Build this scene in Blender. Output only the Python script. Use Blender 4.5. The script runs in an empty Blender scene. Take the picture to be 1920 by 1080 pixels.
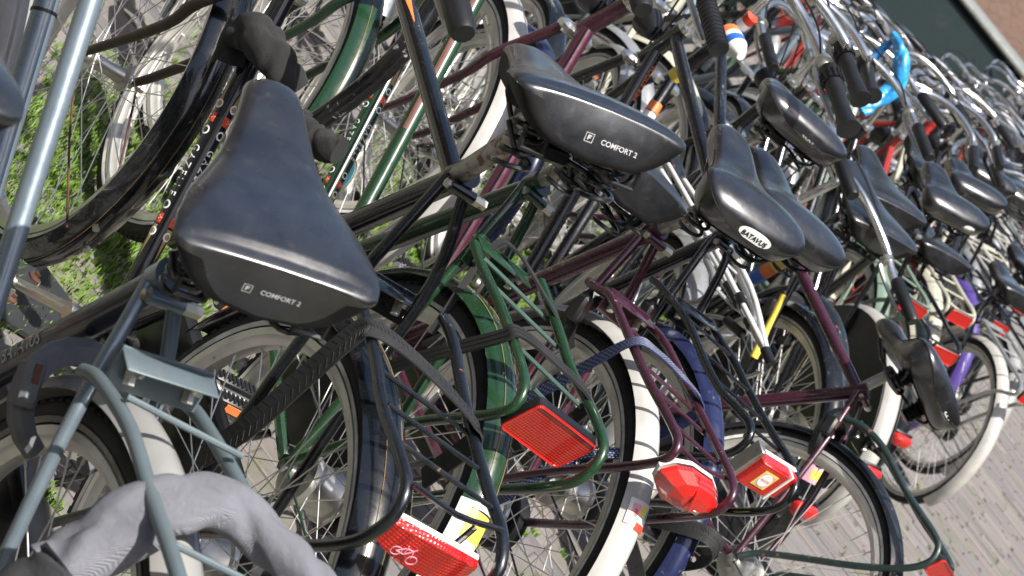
import bpy, math, random
from mathutils import Vector, Matrix
from mathutils.bvhtree import BVHTree
R = math.radians; PI = math.pi
rnd = random.Random(7)
scene = bpy.context.scene

# ------------------------------------------------------------------ camera, sky, sun
CAM_LOC = Vector((2.3139, -2.0842, 1.5629)); AZ, EL, ROLL = -0.848727, -0.2561, 0.894073
d_ = Vector((math.sin(AZ)*math.cos(EL), math.cos(AZ)*math.cos(EL), math.sin(EL)))
r_ = d_.cross(Vector((0, 0, 1))).normalized(); u_ = r_.cross(d_)
X_ = math.cos(ROLL)*r_ + math.sin(ROLL)*u_; Y_ = -math.sin(ROLL)*r_ + math.cos(ROLL)*u_
cam = bpy.data.cameras.new('camera'); camo = bpy.data.objects.new('camera', cam); scene.collection.objects.link(camo)
camo.matrix_world = Matrix.Translation(CAM_LOC) @ Matrix((X_, Y_, -d_)).transposed().to_4x4()
cam.sensor_width = 36; cam.lens = 4148/1920*36; cam.clip_start = 0.05; cam.clip_end = 800
cam.dof.use_dof = True; cam.dof.focus_distance = 3.1; cam.dof.aperture_fstop = 14
scene.camera = camo
w = bpy.data.worlds.new('World'); scene.world = w; w.use_nodes = True
nt = w.node_tree; bg = nt.nodes['Background']; sky = nt.nodes.new('ShaderNodeTexSky')
SUN_EL, SUN_AZ = R(62), R(108)          # azimuth measured clockwise from +Y
sky.sky_type = 'NISHITA'; sky.sun_disc = False; sky.sun_elevation = SUN_EL; sky.sun_rotation = SUN_AZ
sky.air_density = 1.0; sky.dust_density = 3.0; sky.ozone_density = 1.0
bg.inputs[1].default_value = 0.10
nt.links.new(sky.outputs[0], bg.inputs[0])
sl = bpy.data.lights.new('sun', 'SUN'); sl.energy = 5.0; sl.angle = R(0.6); sl.color = (1, .955, .89)
so = bpy.data.objects.new('sun', sl); scene.collection.objects.link(so)
sd = Vector((math.sin(SUN_AZ)*math.cos(SUN_EL), math.cos(SUN_AZ)*math.cos(SUN_EL), math.sin(SUN_EL)))
so.rotation_euler = sd.to_track_quat('Z', 'Y').to_euler(); so.location = (3, -3, 6)
vs = scene.view_settings; vs.view_transform = 'Standard'; vs.look = 'None'; vs.exposure = 0.78; vs.gamma = 1; vs.use_curve_mapping = False

# ------------------------------------------------------------------ materials
MATS = {}
def nodes(name):
    m = bpy.data.materials.new(name); m.use_nodes = True; t = m.node_tree
    b = t.nodes['Principled BSDF']; return m, t, b
def noise(t, scale, detail=4, rough=.6, vec=None):
    n = t.nodes.new('ShaderNodeTexNoise'); n.inputs['Scale'].default_value = scale; n.inputs['Detail'].default_value = detail
    n.inputs['Roughness'].default_value = rough
    if vec is None:
        c = t.nodes.new('ShaderNodeTexCoord'); vec = c.outputs['Object']
    t.links.new(vec, n.inputs['Vector']); return n
def ramp(t, src, stops):
    r = t.nodes.new('ShaderNodeValToRGB'); e = r.color_ramp.elements
    while len(e) < len(stops): e.new(.5)
    for k, (p, c) in enumerate(stops):
        e[k].position = p; e[k].color = (c[0], c[1], c[2], 1) if not isinstance(c, (int, float)) else (c, c, c, 1)
    t.links.new(src, r.inputs[0]); return r
def mix(t, fac, a, b):
    m = t.nodes.new('ShaderNodeMix'); m.data_type = 'RGBA'
    for k, v in ((0, fac), (6, a), (7, b)):
        if hasattr(v, 'links'): t.links.new(v, m.inputs[k])
        elif k == 0: m.inputs[0].default_value = v
        else: m.inputs[k].default_value = (v[0], v[1], v[2], 1)
    return m.outputs[2]
def bump(t, b, src, strength, dist=.001):
    n = t.nodes.new('ShaderNodeBump'); n.inputs['Strength'].default_value = strength; n.inputs['Distance'].default_value = dist
    t.links.new(src, n.inputs['Height']); t.links.new(n.outputs[0], b.inputs['Normal'])
def paint(name, col, chip=.62, chipcol=(.16, .05, .02), rough=.24, coat=.6, dirt=.35, metal=0.0):
    if name in MATS: return MATS[name]
    m, t, b = nodes(name)
    n1 = noise(t, 55, 6, .65); n2 = noise(t, 9, 3); n3 = noise(t, 260, 3)
    dark = tuple(c*.6+.006 for c in col)
    base = mix(t, ramp(t, n2.outputs[0], [(.4, 0), (.75, dirt)]).outputs[0], col, (dark[0]*.9+.008, dark[1]*.9+.0075, dark[2]*.9+.006))
    base = mix(t, ramp(t, n3.outputs[0], [(.71, 0), (.75, .35)]).outputs[0], base, (.30, .29, .28))
    r = ramp(t, n1.outputs[0], [(chip, 0), (chip+.03, 1)])
    base = mix(t, r.outputs[0], base, chipcol)
    t.links.new(base, b.inputs['Base Color'])
    rr = ramp(t, n1.outputs[0], [(.35, rough), (chip, rough+.2), (chip+.03, .8)])
    t.links.new(rr.outputs[0], b.inputs['Roughness'])
    b.inputs['Metallic'].default_value = metal; b.inputs['Coat Weight'].default_value = coat; b.inputs['Coat Roughness'].default_value = .06
    bump(t, b, n1.outputs[0], .05, .0006)
    MATS[name] = m; return m
def metal(name, col=(.62, .62, .60), rough=.18, spot=.6, spotcol=(.2, .13, .08)):
    if name in MATS: return MATS[name]
    m, t, b = nodes(name); n1 = noise(t, 70, 5); n2 = noise(t, 14, 3)
    base = mix(t, ramp(t, n1.outputs[0], [(spot, 0), (spot+.08, .8)]).outputs[0], col, spotcol)
    base = mix(t, ramp(t, n2.outputs[0], [(.45, 0), (.8, .55)]).outputs[0], base, tuple(c*.45 for c in col))
    t.links.new(base, b.inputs['Base Color']); b.inputs['Metallic'].default_value = .95
    t.links.new(ramp(t, n1.outputs[0], [(.3, rough), (spot, rough+.18), (spot+.1, .6)]).outputs[0], b.inputs['Roughness'])
    bump(t, b, n1.outputs[0], .12, .0004); MATS[name] = m; return m
def plain(name, col, rough=.6, bs=0, bstr=.3, bd=.0005, var=.25, coat=0, metallic=0, spec=None):
    if name in MATS: return MATS[name]
    m, t, b = nodes(name); n = noise(t, 22, 5)
    base = mix(t, ramp(t, n.outputs[0], [(.35, 0), (.72, 1)]).outputs[0], tuple(c*(1-var) for c in col), tuple(min(1, c*(1+var)+.006) for c in col))
    t.links.new(base, b.inputs['Base Color']); b.inputs['Roughness'].default_value = rough; b.inputs['Coat Weight'].default_value = coat
    b.inputs['Coat Roughness'].default_value = .1; b.inputs['Metallic'].default_value = metallic
    if spec is not None: b.inputs['Specular IOR Level'].default_value = spec
    if bs:
        n2 = noise(t, bs, 3); bump(t, b, n2.outputs[0], bstr, bd)
    MATS[name] = m; return m
def reflector_mat():
    if 'reflector_red' in MATS: return MATS['reflector_red']
    m, t, b = nodes('reflector_red'); c = t.nodes.new('ShaderNodeTexCoord')
    v = t.nodes.new('ShaderNodeTexVoronoi'); v.inputs['Scale'].default_value = 210; v.inputs['Randomness'].default_value = .12
    t.links.new(c.outputs['Object'], v.inputs['Vector'])
    col = mix(t, ramp(t, v.outputs['Distance'], [(.0, 0), (.6, 1)]).outputs[0], (.88, .025, .015), (.34, .003, .003))
    t.links.new(col, b.inputs['Base Color']); b.inputs['Roughness'].default_value = .22
    b.inputs['Coat Weight'].default_value = 1; b.inputs['Coat Roughness'].default_value = .06
    bump(t, b, v.outputs['Distance'], .8, .002); MATS['reflector_red'] = m; return m
def lens_mat():
    if 'lamp_lens' in MATS: return MATS['lamp_lens']
    m, t, b = nodes('lamp_lens'); c = t.nodes.new('ShaderNodeTexCoord')
    wv = t.nodes.new('ShaderNodeTexWave'); wv.bands_direction = 'Z'; wv.inputs['Scale'].default_value = 130; wv.inputs['Distortion'].default_value = .3
    t.links.new(c.outputs['Object'], wv.inputs['Vector'])
    col = mix(t, wv.outputs['Fac'], (.42, .004, .004), (.85, .03, .02)); t.links.new(col, b.inputs['Base Color'])
    b.inputs['Roughness'].default_value = .12; b.inputs['Coat Weight'].default_value = 1; b.inputs['Coat Roughness'].default_value = .03
    bump(t, b, wv.outputs['Fac'], .5, .001); MATS['lamp_lens'] = m; return m
M_ = {}
def mats():
    M_['vinyl'] = plain('saddle_vinyl', (.0085, .009, .011), .30, 900, .3, .0003, .35, spec=1.0, coat=.8); M_['vinyl'].node_tree.nodes['Principled BSDF'].inputs['Coat Roughness'].default_value = .22
    m, t, b = M_['vinyl'], M_['vinyl'].node_tree, M_['vinyl'].node_tree.nodes['Principled BSDF']
    nA = noise(t, 38, 6, .7); nB = noise(t, 7, 4, .6); t.links.new(ramp(t, nA.outputs[0], [(.3, .24), (.55, .33), (.75, .52)]).outputs[0], b.inputs['Roughness']); t.links.new(ramp(t, nB.outputs[0], [(.35, .95), (.7, .45)]).outputs[0], b.inputs['Coat Weight'])
    old_ = b.inputs['Base Color'].links[0].from_socket; t.links.new(mix(t, ramp(t, nA.outputs[0], [(.60, 0), (.74, .35)]).outputs[0], old_, (.060, .058, .052)), b.inputs['Base Color'])
    M_['vinyl_rear'] = plain('saddle_skirt', (.0035, .0035, .004), .62, 500, .3, .0004, .3, spec=.28)
    M_['rubber'] = plain('tyre_rubber', (.019, .018, .017), .75, 260, .5, .001, .35)
    M_['plastic'] = plain('black_plastic', (.007, .007, .008), .38, 300, .15, .0003)
    M_['grip'] = plain('grip_rubber', (.009, .0095, .011), .42, 380, .3, .0004)
    M_['chrome'] = metal('chrome', (.80, .80, .79), .10, .70)
    M_['alu'] = metal('aluminium', (.58, .57, .53), .30, .66)
    M_['rim'] = metal('rim_steel', (.74, .72, .66), .30, .66, (.30, .24, .17)); M_['rim'].node_tree.nodes['Principled BSDF'].inputs['Metallic'].default_value = .65
    M_['spoke'] = metal('spoke_steel', (.74, .73, .70), .30, .78); M_['spoke'].node_tree.nodes['Principled BSDF'].inputs['Metallic'].default_value = .6
    M_['bolt'] = metal('bolt_zinc', (.6, .58, .5), .3, .55)
    M_['blacksteel'] = paint('black_steel', (.006, .006, .007), .66, (.09, .035, .02), .3)
    M_['stripe'] = plain('tyre_stripe', (.60, .59, .55), .6, 0, var=.3)
    M_['stripe_old'] = plain('tyre_stripe_worn', (.25, .235, .20), .7, 0, var=.35)
    M_['refl'] = reflector_mat(); M_['lens'] = lens_mat()
    M_['rust'] = plain('rust', (.075, .030, .018), .85, 200, .8, .001, .5)
    M_['white'] = plain('white_print', (.78, .78, .76), .5, var=.1)
    M_['greyprint'] = plain('grey_print', (.45, .45, .44), .5, var=.1)
    M_['whitepl'] = plain('white_plastic', (.74, .74, .72), .35, coat=.3, var=.08)
    M_['red'] = plain('red_print', (.62, .05, .02), .5, var=.1)
    M_['orange'] = plain('orange_print', (.75, .19, .05), .5, var=.1)
    M_['yellow'] = plain('yellow_print', (.80, .62, .08), .45, var=.12)
    M_['gold'] = plain('gold_print', (.36, .26, .12), .45, var=.15)
    M_['blue'] = plain('blue_print', (.03, .13, .50), .45, var=.12)
    M_['green'] = plain('green_print', (.03, .32, .10), .45, var=.12)
    M_['cyan'] = plain('cyan_print', (.12, .45, .65), .45, var=.12)
    M_['pink'] = plain('pink_print', (.75, .35, .45), .45, var=.12)
mats()
P_ = dict(
    silverblue=paint('silver_blue_paint', (.20, .25, .295), .70, (.13, .08, .055), .26, .5, .3, .5),
    greyblue=paint('grey_blue_paint', (.12, .155, .17), .68, (.13, .075, .05), .38, .2, .35, .25),
    navy=paint('dark_navy_paint', (.008, .013, .018), .66, (.42, .05, .02), .3, .5, .2),
    black=paint('black_paint', (.004, .005, .0065), .70, (.16, .14, .12), .16, .9, .1),
    blackworn=paint('black_carrier_paint', (.006, .008, .011), .67, (.20, .09, .055), .22, .8, .12),
    green=paint('dark_green_paint', (.011, .040, .016), .70, (.07, .05, .03), .2, .8, .2),
    greenlight=paint('grey_green_paint', (.055, .10, .085), .68, (.2, .2, .18), .3, .5, .2, .2),
    purple=paint('aubergine_paint', (.045, .010, .022), .68, (.30, .25, .23), .22, .8, .2, .1),
    mauve=paint('mauve_paint', (.085, .022, .040), .70, (.3, .2, .2), .2, .8, .2, .35),
    blue=paint('dark_blue_paint', (.018, .024, .078), .68, (.25, .25, .27), .2, .8, .2, .15),
    white=paint('white_fender_paint', (.47, .46, .435), .71, (.24, .18, .12), .3, .5, .8),
    greywhite=paint('grey_white_fender_paint', (.30, .30, .29), .71, (.2, .14, .1), .3, .5, .7),
    cream=paint('cream_paint', (.46, .45, .36), .66, (.2, .1, .05), .35, .3, .3),
    palegreen=paint('pale_green_paint', (.17, .24, .19), .68, (.2, .1, .05), .3, .4, .3),
    darkteal=paint('dark_teal_paint', (.012, .026, .025), .65, (.18, .09, .055), .32, .4, .3),
    rustbrown=paint('rusty_brown_paint', (.035, .016, .012), .60, (.09, .04, .025), .45, .2, .4),
    red=paint('red_paint', (.30, .02, .015), .68, (.1, .05, .03), .25, .6, .2),
    violet=paint('violet_paint', (.08, .05, .25), .7, (.1, .05, .03), .25, .6, .2),
    silver=paint('silver_paint', (.42, .43, .43), .66, (.2, .13, .1), .25, .5, .25, .6),
)

# ------------------------------------------------------------------ mesh helpers
class MB:
    def __init__(s): s.v = []; s.f = []
    def add(s, vs, fs):
        o = len(s.v); s.v += [tuple(p) for p in vs]; s.f += [tuple(i+o for i in f) for f in fs]; return s
    def mesh(s, name, mat, sharp=38):
        me = bpy.data.meshes.new(name); me.from_pydata(s.v, [], s.f)
        for p in me.polygons: p.use_smooth = True
        me.update()
        try: me.set_sharp_from_angle(angle=R(sharp))
        except Exception: pass
        if mat: me.materials.append(mat)
        return me
def V(*a): return Vector(a)
def link(name, me, parent=None, **props):
    o = bpy.data.objects.new(name, me); scene.collection.objects.link(o)
    if parent is not None: o.parent = parent
    for k, v in props.items(): o[k] = v
    return o
def build(name, mb, mat, parent=None, sharp=38, **props): return link(name, mb.mesh(name, mat, sharp), parent, **props)
def smooth_path(pts, n=4, closed=False):
    P = [Vector(p) for p in pts]; m = len(P)
    if m < 3: return P
    out = []
    rng = m if closed else m-1
    for i in range(rng):
        p1, p2 = P[i], P[(i+1) % m]
        p0 = P[i-1] if (i > 0 or closed) else p1*2-p2
        p3 = P[(i+2) % m] if (i+2 < m or closed) else p2*2-p1
        for k in range(n):
            t = k/n
            out.append(.5*((2*p1)+(p2-p0)*t+(2*p0-5*p1+4*p2-p3)*t*t+(3*p1-p0-3*p2+p3)*t*t*t))
    if not closed: out.append(P[-1])
    return out
def frames(P, closed=False):
    T = []
    n = len(P)
    for i in range(n):
        if closed: a = P[(i+1) % n]-P[i-1]
        else: a = P[min(i+1, n-1)]-P[max(i-1, 0)]
        T.append(a.normalized() if a.length > 1e-9 else Vector((1, 0, 0)))
    u = T[0].orthogonal().normalized(); U = []
    for i in range(n):
        if i:
            u = (T[i-1].rotation_difference(T[i])) @ u
            u = (u-T[i]*u.dot(T[i])).normalized()
        U.append(u.copy())
    return T, U
def tube(mb, pts, r, seg=10, closed=False, caps=True, sm=0, squash=None):
    P = smooth_path(pts, sm, closed) if sm else [Vector(p) for p in pts]
    T, U = frames(P, closed); n = len(P); vs = []; fs = []
    for i in range(n):
        rr = r(i/(n-1)) if callable(r) else r
        B = T[i].cross(U[i])
        for k in range(seg):
            a = 2*PI*k/seg; vs.append(P[i]+(U[i]*math.cos(a)+B*math.sin(a))*rr)
    for i in range(n if closed else n-1):
        j = (i+1) % n
        for k in range(seg):
            l = (k+1) % seg; fs.append((i*seg+k, i*seg+l, j*seg+l, j*seg+k))
    if caps and not closed:
        fs.append(tuple(range(seg))[::-1]); fs.append(tuple((n-1)*seg+k for k in range(seg)))
    return mb.add(vs, fs)
def ribbon(mb, pts, width, nrm, th=.002, sm=5, twist=None):
    """flat band: pts path, nrm list/vec giving the surface normal at the points"""
    P = smooth_path(pts, sm); n = len(P); T, _ = frames(P); vs = []; fs = []
    N = [Vector(x) for x in nrm] if isinstance(nrm, list) else [Vector(nrm)]*len(pts)
    for i in range(n):
        f = i/(n-1)*(len(N)-1); a = int(min(f, len(N)-2)) if len(N) > 1 else 0; q = N[a].lerp(N[min(a+1, len(N)-1)], f-a)
        q = (q-T[i]*q.dot(T[i])).normalized(); s = T[i].cross(q)
        ww = width(i/(n-1)) if callable(width) else width
        for sx, sz in ((-1, -1), (1, -1), (1, 1), (-1, 1)): vs.append(P[i]+s*(ww/2*sx)+q*(th/2*sz))
    for i in range(n-1):
        for k in range(4): fs.append((i*4+k, i*4+(k+1) % 4, (i+1)*4+(k+1) % 4, (i+1)*4+k))
    fs.append((3, 2, 1, 0)); fs.append(tuple((n-1)*4+k for k in range(4)))
    return mb.add(vs, fs)
def box(mb, c, s, rot=None, bev=0):
    c = Vector(c); hx, hy, hz = s[0]/2, s[1]/2, s[2]/2
    if bev:
        b = bev; vs = []; 
        prof = [(hx, hy-b), (hx-b, hy), (-hx+b, hy), (-hx, hy-b), (-hx, -hy+b), (-hx+b, -hy), (hx-b, -hy), (hx, -hy+b)]
        for z, k in ((-hz, b), (-hz+b, 0), (hz-b, 0), (hz, b)):
            for (x, y) in prof:
                vs.append(Vector((x*(1-k/hx), y*(1-k/hy), z)))
        fs = [(i*8+k, i*8+(k+1) % 8, (i+1)*8+(k+1) % 8, (i+1)*8+k) for i in range(3) for k in range(8)]
        fs += [tuple(range(8))[::-1], tuple(24+k for k in range(8))]
    else:
        vs = [Vector((x, y, z)) for z in (-hz, hz) for (x, y) in ((-hx, -hy), (hx, -hy), (hx, hy), (-hx, hy))]
        fs = [(3, 2, 1, 0), (4, 5, 6, 7), (0, 1, 5, 4), (1, 2, 6, 5), (2, 3, 7, 6), (3, 0, 4, 7)]
    if rot is not None: vs = [rot @ p for p in vs]
    return mb.add([p+c for p in vs], fs)
def lathe(mb, prof, axis_o, seg=24, axis='y', closed=True, a0=0, a1=2*PI):
    """prof [(r, h)] turned round an axis parallel to y (or x) through axis_o"""
    o = Vector(axis_o); full = abs(a1-a0-2*PI) < 1e-6; n = len(prof); vs = []; fs = []; m = seg if full else seg+1
    for i in range(m):
        a = a0+(a1-a0)*i/seg; c, s = math.cos(a), math.sin(a)
        for (r, h) in prof:
            vs.append(o+(Vector((r*c, h, r*s)) if axis == 'y' else Vector((h, r*c, r*s)) if axis == 'x' else Vector((r*c, r*s, h))))
    q = n if closed else n-1
    for i in range(seg):
        j = (i+1) % m
        for k in range(q): fs.append((i*n+k, i*n+(k+1) % n, j*n+(k+1) % n, j*n+k))
    if not full and closed: fs.append(tuple(range(n))); fs.append(tuple((m-1)*n+k for k in range(n))[::-1])
    return mb.add(vs, fs)
def rod(mb, a, b, r, seg=10, r2=None):
    return tube(mb, [a, b], (lambda t: r+(r2-r)*t) if r2 is not None else r, seg)
def helix(mb, p, axis, rad, turns, wire, seg=6, rad2=None):
    p = Vector(p); ax = Vector(axis); L = ax.length; ax = ax/L; u = ax.orthogonal().normalized(); v = ax.cross(u); n = int(turns*14); pts = []
    for i in range(n+1):
        t = i/n; a = t*turns*2*PI; rr = rad+((rad2 or rad)-rad)*t; pts.append(p+ax*L*t+(u*math.cos(a)+v*math.sin(a))*rr)
    return tube(mb, pts, wire, seg)
TXT = {}
def text_geo(s, size, bold=0.0):
    k = (s, round(size, 4), bold)
    if k in TXT: return TXT[k]
    cu = bpy.data.curves.new('txt', 'FONT'); cu.body = s; cu.size = size; cu.offset = bold*size; cu.resolution_u = 3; cu.align_x = 'CENTER'; cu.align_y = 'CENTER'
    o = bpy.data.objects.new('txt', cu); scene.collection.objects.link(o); bpy.context.view_layer.update()
    me = bpy.data.meshes.new_from_object(o.evaluated_get(bpy.context.evaluated_depsgraph_get()))
    vs = [v.co.copy() for v in me.vertices]; fs = [tuple(p.vertices) for p in me.polygons]
    bpy.data.objects.remove(o); bpy.data.curves.remove(cu); bpy.data.meshes.remove(me)
    TXT[k] = (vs, fs); return TXT[k]
def tube_text(mb, s, p, axis, n, r, size, bold=.0, sx=1.0, off=.0007):
    """lettering laid round a tube: p centre on the tube axis, axis = reading direction, n = outward direction at the baseline middle"""
    vs, fs = text_geo(s, size, bold); a = Vector(axis).normalized(); n = Vector(n); n = (n-a*n.dot(a)).normalized(); u = n.cross(a)
    out = []
    for q in vs:
        th = q.y/r; out.append(Vector(p)+a*q.x*sx+(n*math.cos(th)+u*math.sin(th))*(r+off))
    return mb.add(out, fs)
def flat_poly(mb, pts, th=0.0):
    n = len(pts); return mb.add(pts, [tuple(range(n))])
def tube_patch(mb, p, axis, n, r, length, w, off=.0006, seg=6, shape=None):
    a = Vector(axis).normalized(); n = Vector(n); n = (n-a*n.dot(a)).normalized(); u = n.cross(a); vs = []; fs = []; L = 8 if shape else 2
    for i in range(L):
        t = i/(L-1); ww = w*(shape(t) if shape else 1)
        for k in range(seg+1):
            th = (k/seg-.5)*ww/r; vs.append(Vector(p)+a*(t-.5)*length+(n*math.cos(th)+u*math.sin(th))*(r+off))
    for i in range(L-1):
        for k in range(seg): fs.append((i*(seg+1)+k, i*(seg+1)+k+1, (i+1)*(seg+1)+k+1, (i+1)*(seg+1)+k))
    return mb.add(vs, fs)

# ------------------------------------------------------------------ bicycle parts (bike-local: x forward, y left, z up, origin under the rear hub)
CACHE = {}
def cached(key, fn, mat):
    k = (key, mat.name)
    if k not in CACHE: CACHE[k] = fn().mesh(key if isinstance(key, str) else key[0], mat)
    return CACHE[k]
def wheel(parent, name, hub, near, stripe='stripe', tyre_r=.345, big_hub=False, steer=None, hubmat='alu', hide=False):
    """hub (x,z); the wheel is a mesh about its own axle"""
    e = bpy.data.objects.new(name, None); scene.collection.objects.link(e); e.parent = parent; e.location = (hub[0], 0, hub[1]); e.empty_display_size = .05
    if steer is not None: e.rotation_euler = (0, 0, steer)
    e.rotation_euler.rotate_axis('Y', rnd.uniform(0, 6.28))
    tr = .019; seg = 96 if near else 48
    def ty():
        m = MB(); prof = [(tyre_r-tr+tr*math.cos(a)*(1.0 if math.cos(a) > 0 else .9), tr*math.sin(a)) for a in [2*PI*k/12 for k in range(12)]]
        return lathe(m, prof, (0, 0, 0), seg)
    t = link('tyre', cached(('tyre', tyre_r, seg), ty, M_['rubber']), e)
    if near:
        def tread():
            m = MB(); n = 110
            for k in range(n):
                a = 2*PI*k/n
                for s, ph in ((-1, 0), (1, .5), (-.42, .5), (.42, 0)):
                    aa = a+ph*2*PI/n; c = Vector((math.cos(aa), 0, math.sin(aa))); th = s*.72; rr = tyre_r-tr+(tr+.0006)*math.cos(th)
                    pos = c*rr+Vector((0, (tr+.0006)*math.sin(th), 0)); rot = Matrix.Rotation(-aa, 3, 'Y') @ Matrix.Rotation(th, 3, 'Z')
                    box(m, pos, (.0022, .0062, .011), rot)
            return m
        link('tread', cached(('tread', tyre_r), tread, M_['rubber']), e, kind='stuff')
    def st():
        m = MB()
        for s in (-1, 1): lathe(m, [(tyre_r-.0235, s*.0185), (tyre_r-.0300, s*.0172), (tyre_r-.0300, s*.0184), (tyre_r-.0235, s*.0197)], (0, 0, 0), seg)
        return m
    if stripe: link('sidewall_stripe', cached(('sidewall_stripe', tyre_r, seg), st, M_[stripe]), e)
    rr = tyre_r-.034
    def rim():
        m = MB(); return lathe(m, [(rr+.002, .0155), (rr+.001, .0185), (rr-.009, .0175), (rr-.0125, .012), (rr-.020, .008), (rr-.021, 0), (rr-.020, -.008), (rr-.0125, -.012), (rr-.009, -.0175), (rr+.001, -.0185), (rr+.002, -.0155), (rr-.006, 0)], (0, 0, 0), seg)
    link('rim', cached(('rim', tyre_r, seg), rim, M_['rim']), e)
    def hb():
        m = MB()
        if big_hub: prof = [(.008, .062), (.012, .060), (.012, .046), (.030, .045), (.043, .040), (.045, .030), (.040, .027), (.036, .0), (.040, -.022), (.045, -.025), (.045, -.033), (.03, -.04), (.012, -.042), (.012, -.062), (.006, -.064), (.0, -.064), (.0, .062)]
        else: prof = [(.006, .055), (.011, .052), (.011, .040), (.024, .038), (.024, .032), (.014, .028), (.012, 0), (.014, -.028), (.024, -.032), (.024, -.038), (.011, -.040), (.011, -.052), (.006, -.055), (0, -.055), (0, .055)]
        lathe(m, prof, (0, 0, 0), 24)
        for s in (-1, 1):
            rod(m, (0, s*.058, 0), (0, s*.075, 0), .0048, 8); lathe(m, [(.0095, s*.066), (.0095, s*.073), (.0, s*.073), (0, s*.066)], (0, 0, 0), 6)
        return m
    link('hub', cached(('hub', big_hub), hb, M_[hubmat]), e)
    # spokes
    R1 = rr-.018; hr = .042 if big_hub else .0225; hy = .030 if big_hub else .035
    def spoke_ends(i):
        a = 2*PI*(i+.5)/36; s = 1 if i % 2 else -1; off = (R(62) if (i//2) % 2 else -R(62)); b = a+off
        return Vector((hr*math.cos(b), s*hy, hr*math.sin(b))), Vector((R1*math.cos(a), s*.003, R1*math.sin(a)))
    def one():
        m = MB(); tube(m, [(0, 0, 0), (0, 0, 1)], .00105, 5); return m
    if near == 2:
        # one mesh per spoke kind (four kinds repeat round the wheel), rotated copies
        kinds = {}
        for i in range(36):
            k = i % 4
            if k not in kinds:
                kk = ('spoke', k, big_hub, tyre_r)
                def mk(k=k):
                    m = MB(); a, b = spoke_ends(k); tube(m, [a, b], .00105, 5)
                    tube(m, [b, b-(b-a).normalized()*.011], .0019, 5); return m
                kinds[k] = cached(kk, mk, M_['spoke'])
            o = link('spoke', kinds[k], e); o.rotation_euler = (0, -2*PI*((i//4)*4)/36, 0)
    else:
        def al():
            m = MB()
            for i in range(36):
                a, b = spoke_ends(i); tube(m, [a, b], .00105, 4, caps=False)
            return m
        link('spokes', cached(('spokes', big_hub, tyre_r), al, M_['spoke']), e, kind='stuff')
    if near:
        def valve():
            m = MB(); rod(m, (rr-.018, 0, 0), (rr-.055, 0, 0), .0035, 8); rod(m, (rr-.055, 0, 0), (rr-.062, 0, 0), .0045, 8); return m
        link('valve', cached(('valve', tyre_r), valve, M_['plastic']), e)
    return e
def fender(parent, name, hub, mat, a0, a1, rad=.367, half=.031, near=True, steer=None, line=None, flat=.012, th=.0016):
    seg = 56 if near else 28; ns = 9; prof = []
    for k in range(ns):
        t = -1+2*k/(ns-1); prof.append((rad-flat*1.6*(abs(t)**2.2), half*t))
    inner = [(r-th, y*(1-th/half)) for r, y in prof[::-1]]
    m = MB(); lathe(m, prof+inner, (0, 0, 0), seg, a0=R(a0), a1=R(a1))
    e = build(name, m, mat, parent, 50); e.location = (hub[0], 0, hub[1])
    if steer: e.rotation_euler = (0, 0, steer)
    if line:
        m = MB()
        for y in (-.012, .012):
            lathe(m, [(rad-.0016+.0004, y), (rad-.0016+.0004+.0008, y+.0004), (rad-.0016+.0004, y+.0008)], (0, 0, 0), seg, a0=R(a0), a1=R(a1))
        build('pinstripe', m, M_[line], e)
    return e
def fender_stays(parent, name, hub, ang, mat, rad=.360, half=.030, steer=None, r=.0022):
    m = MB(); a = R(ang)
    for s in (-1, 1): tube(m, [(0, s*.062, 0), (rad*.5*math.cos(a), s*.05, rad*.5*math.sin(a)), (rad*.97*math.cos(a), s*half, rad*.97*math.sin(a))], r, 6)
    e = build(name, m, mat, parent); e.location = (hub[0], 0, hub[1])
    if steer: e.rotation_euler = (0, 0, steer)
    return e
SADDLES = {
 'comfort': [(-.131, .078, .042, -.008), (-.1295, .096, .044, -.013), (-.124, .107, .0455, -.016), (-.112, .112, .047, -.017), (-.092, .111, .0475, -.016), (-.065, .103, .045, -.012), (-.035, .094, .0405, -.009), (0, .078, .035, -.008), (.03, .064, .0325, -.008), (.065, .052, .0325, -.010), (.10, .043, .035, -.010), (.135, .0365, .037, -.008), (.155, .033, .035, -.004), (.165, .027, .030, .002), (.169, .016, .024, .008)],
 'gel': [(-.136, .035, .030, .010), (-.133, .062, .036, -.001), (-.124, .090, .045, -.012), (-.106, .107, .053, -.021), (-.08, .113, .057, -.024), (-.05, .106, .054, -.023), (-.02, .088, .045, -.018), (.01, .068, .037, -.013), (.04, .054, .034, -.012), (.075, .047, .036, -.012), (.11, .043, .039, -.012), (.14, .038, .037, -.008), (.160, .030, .029, -.002), (.169, .016, .018, .004)],
}
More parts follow.
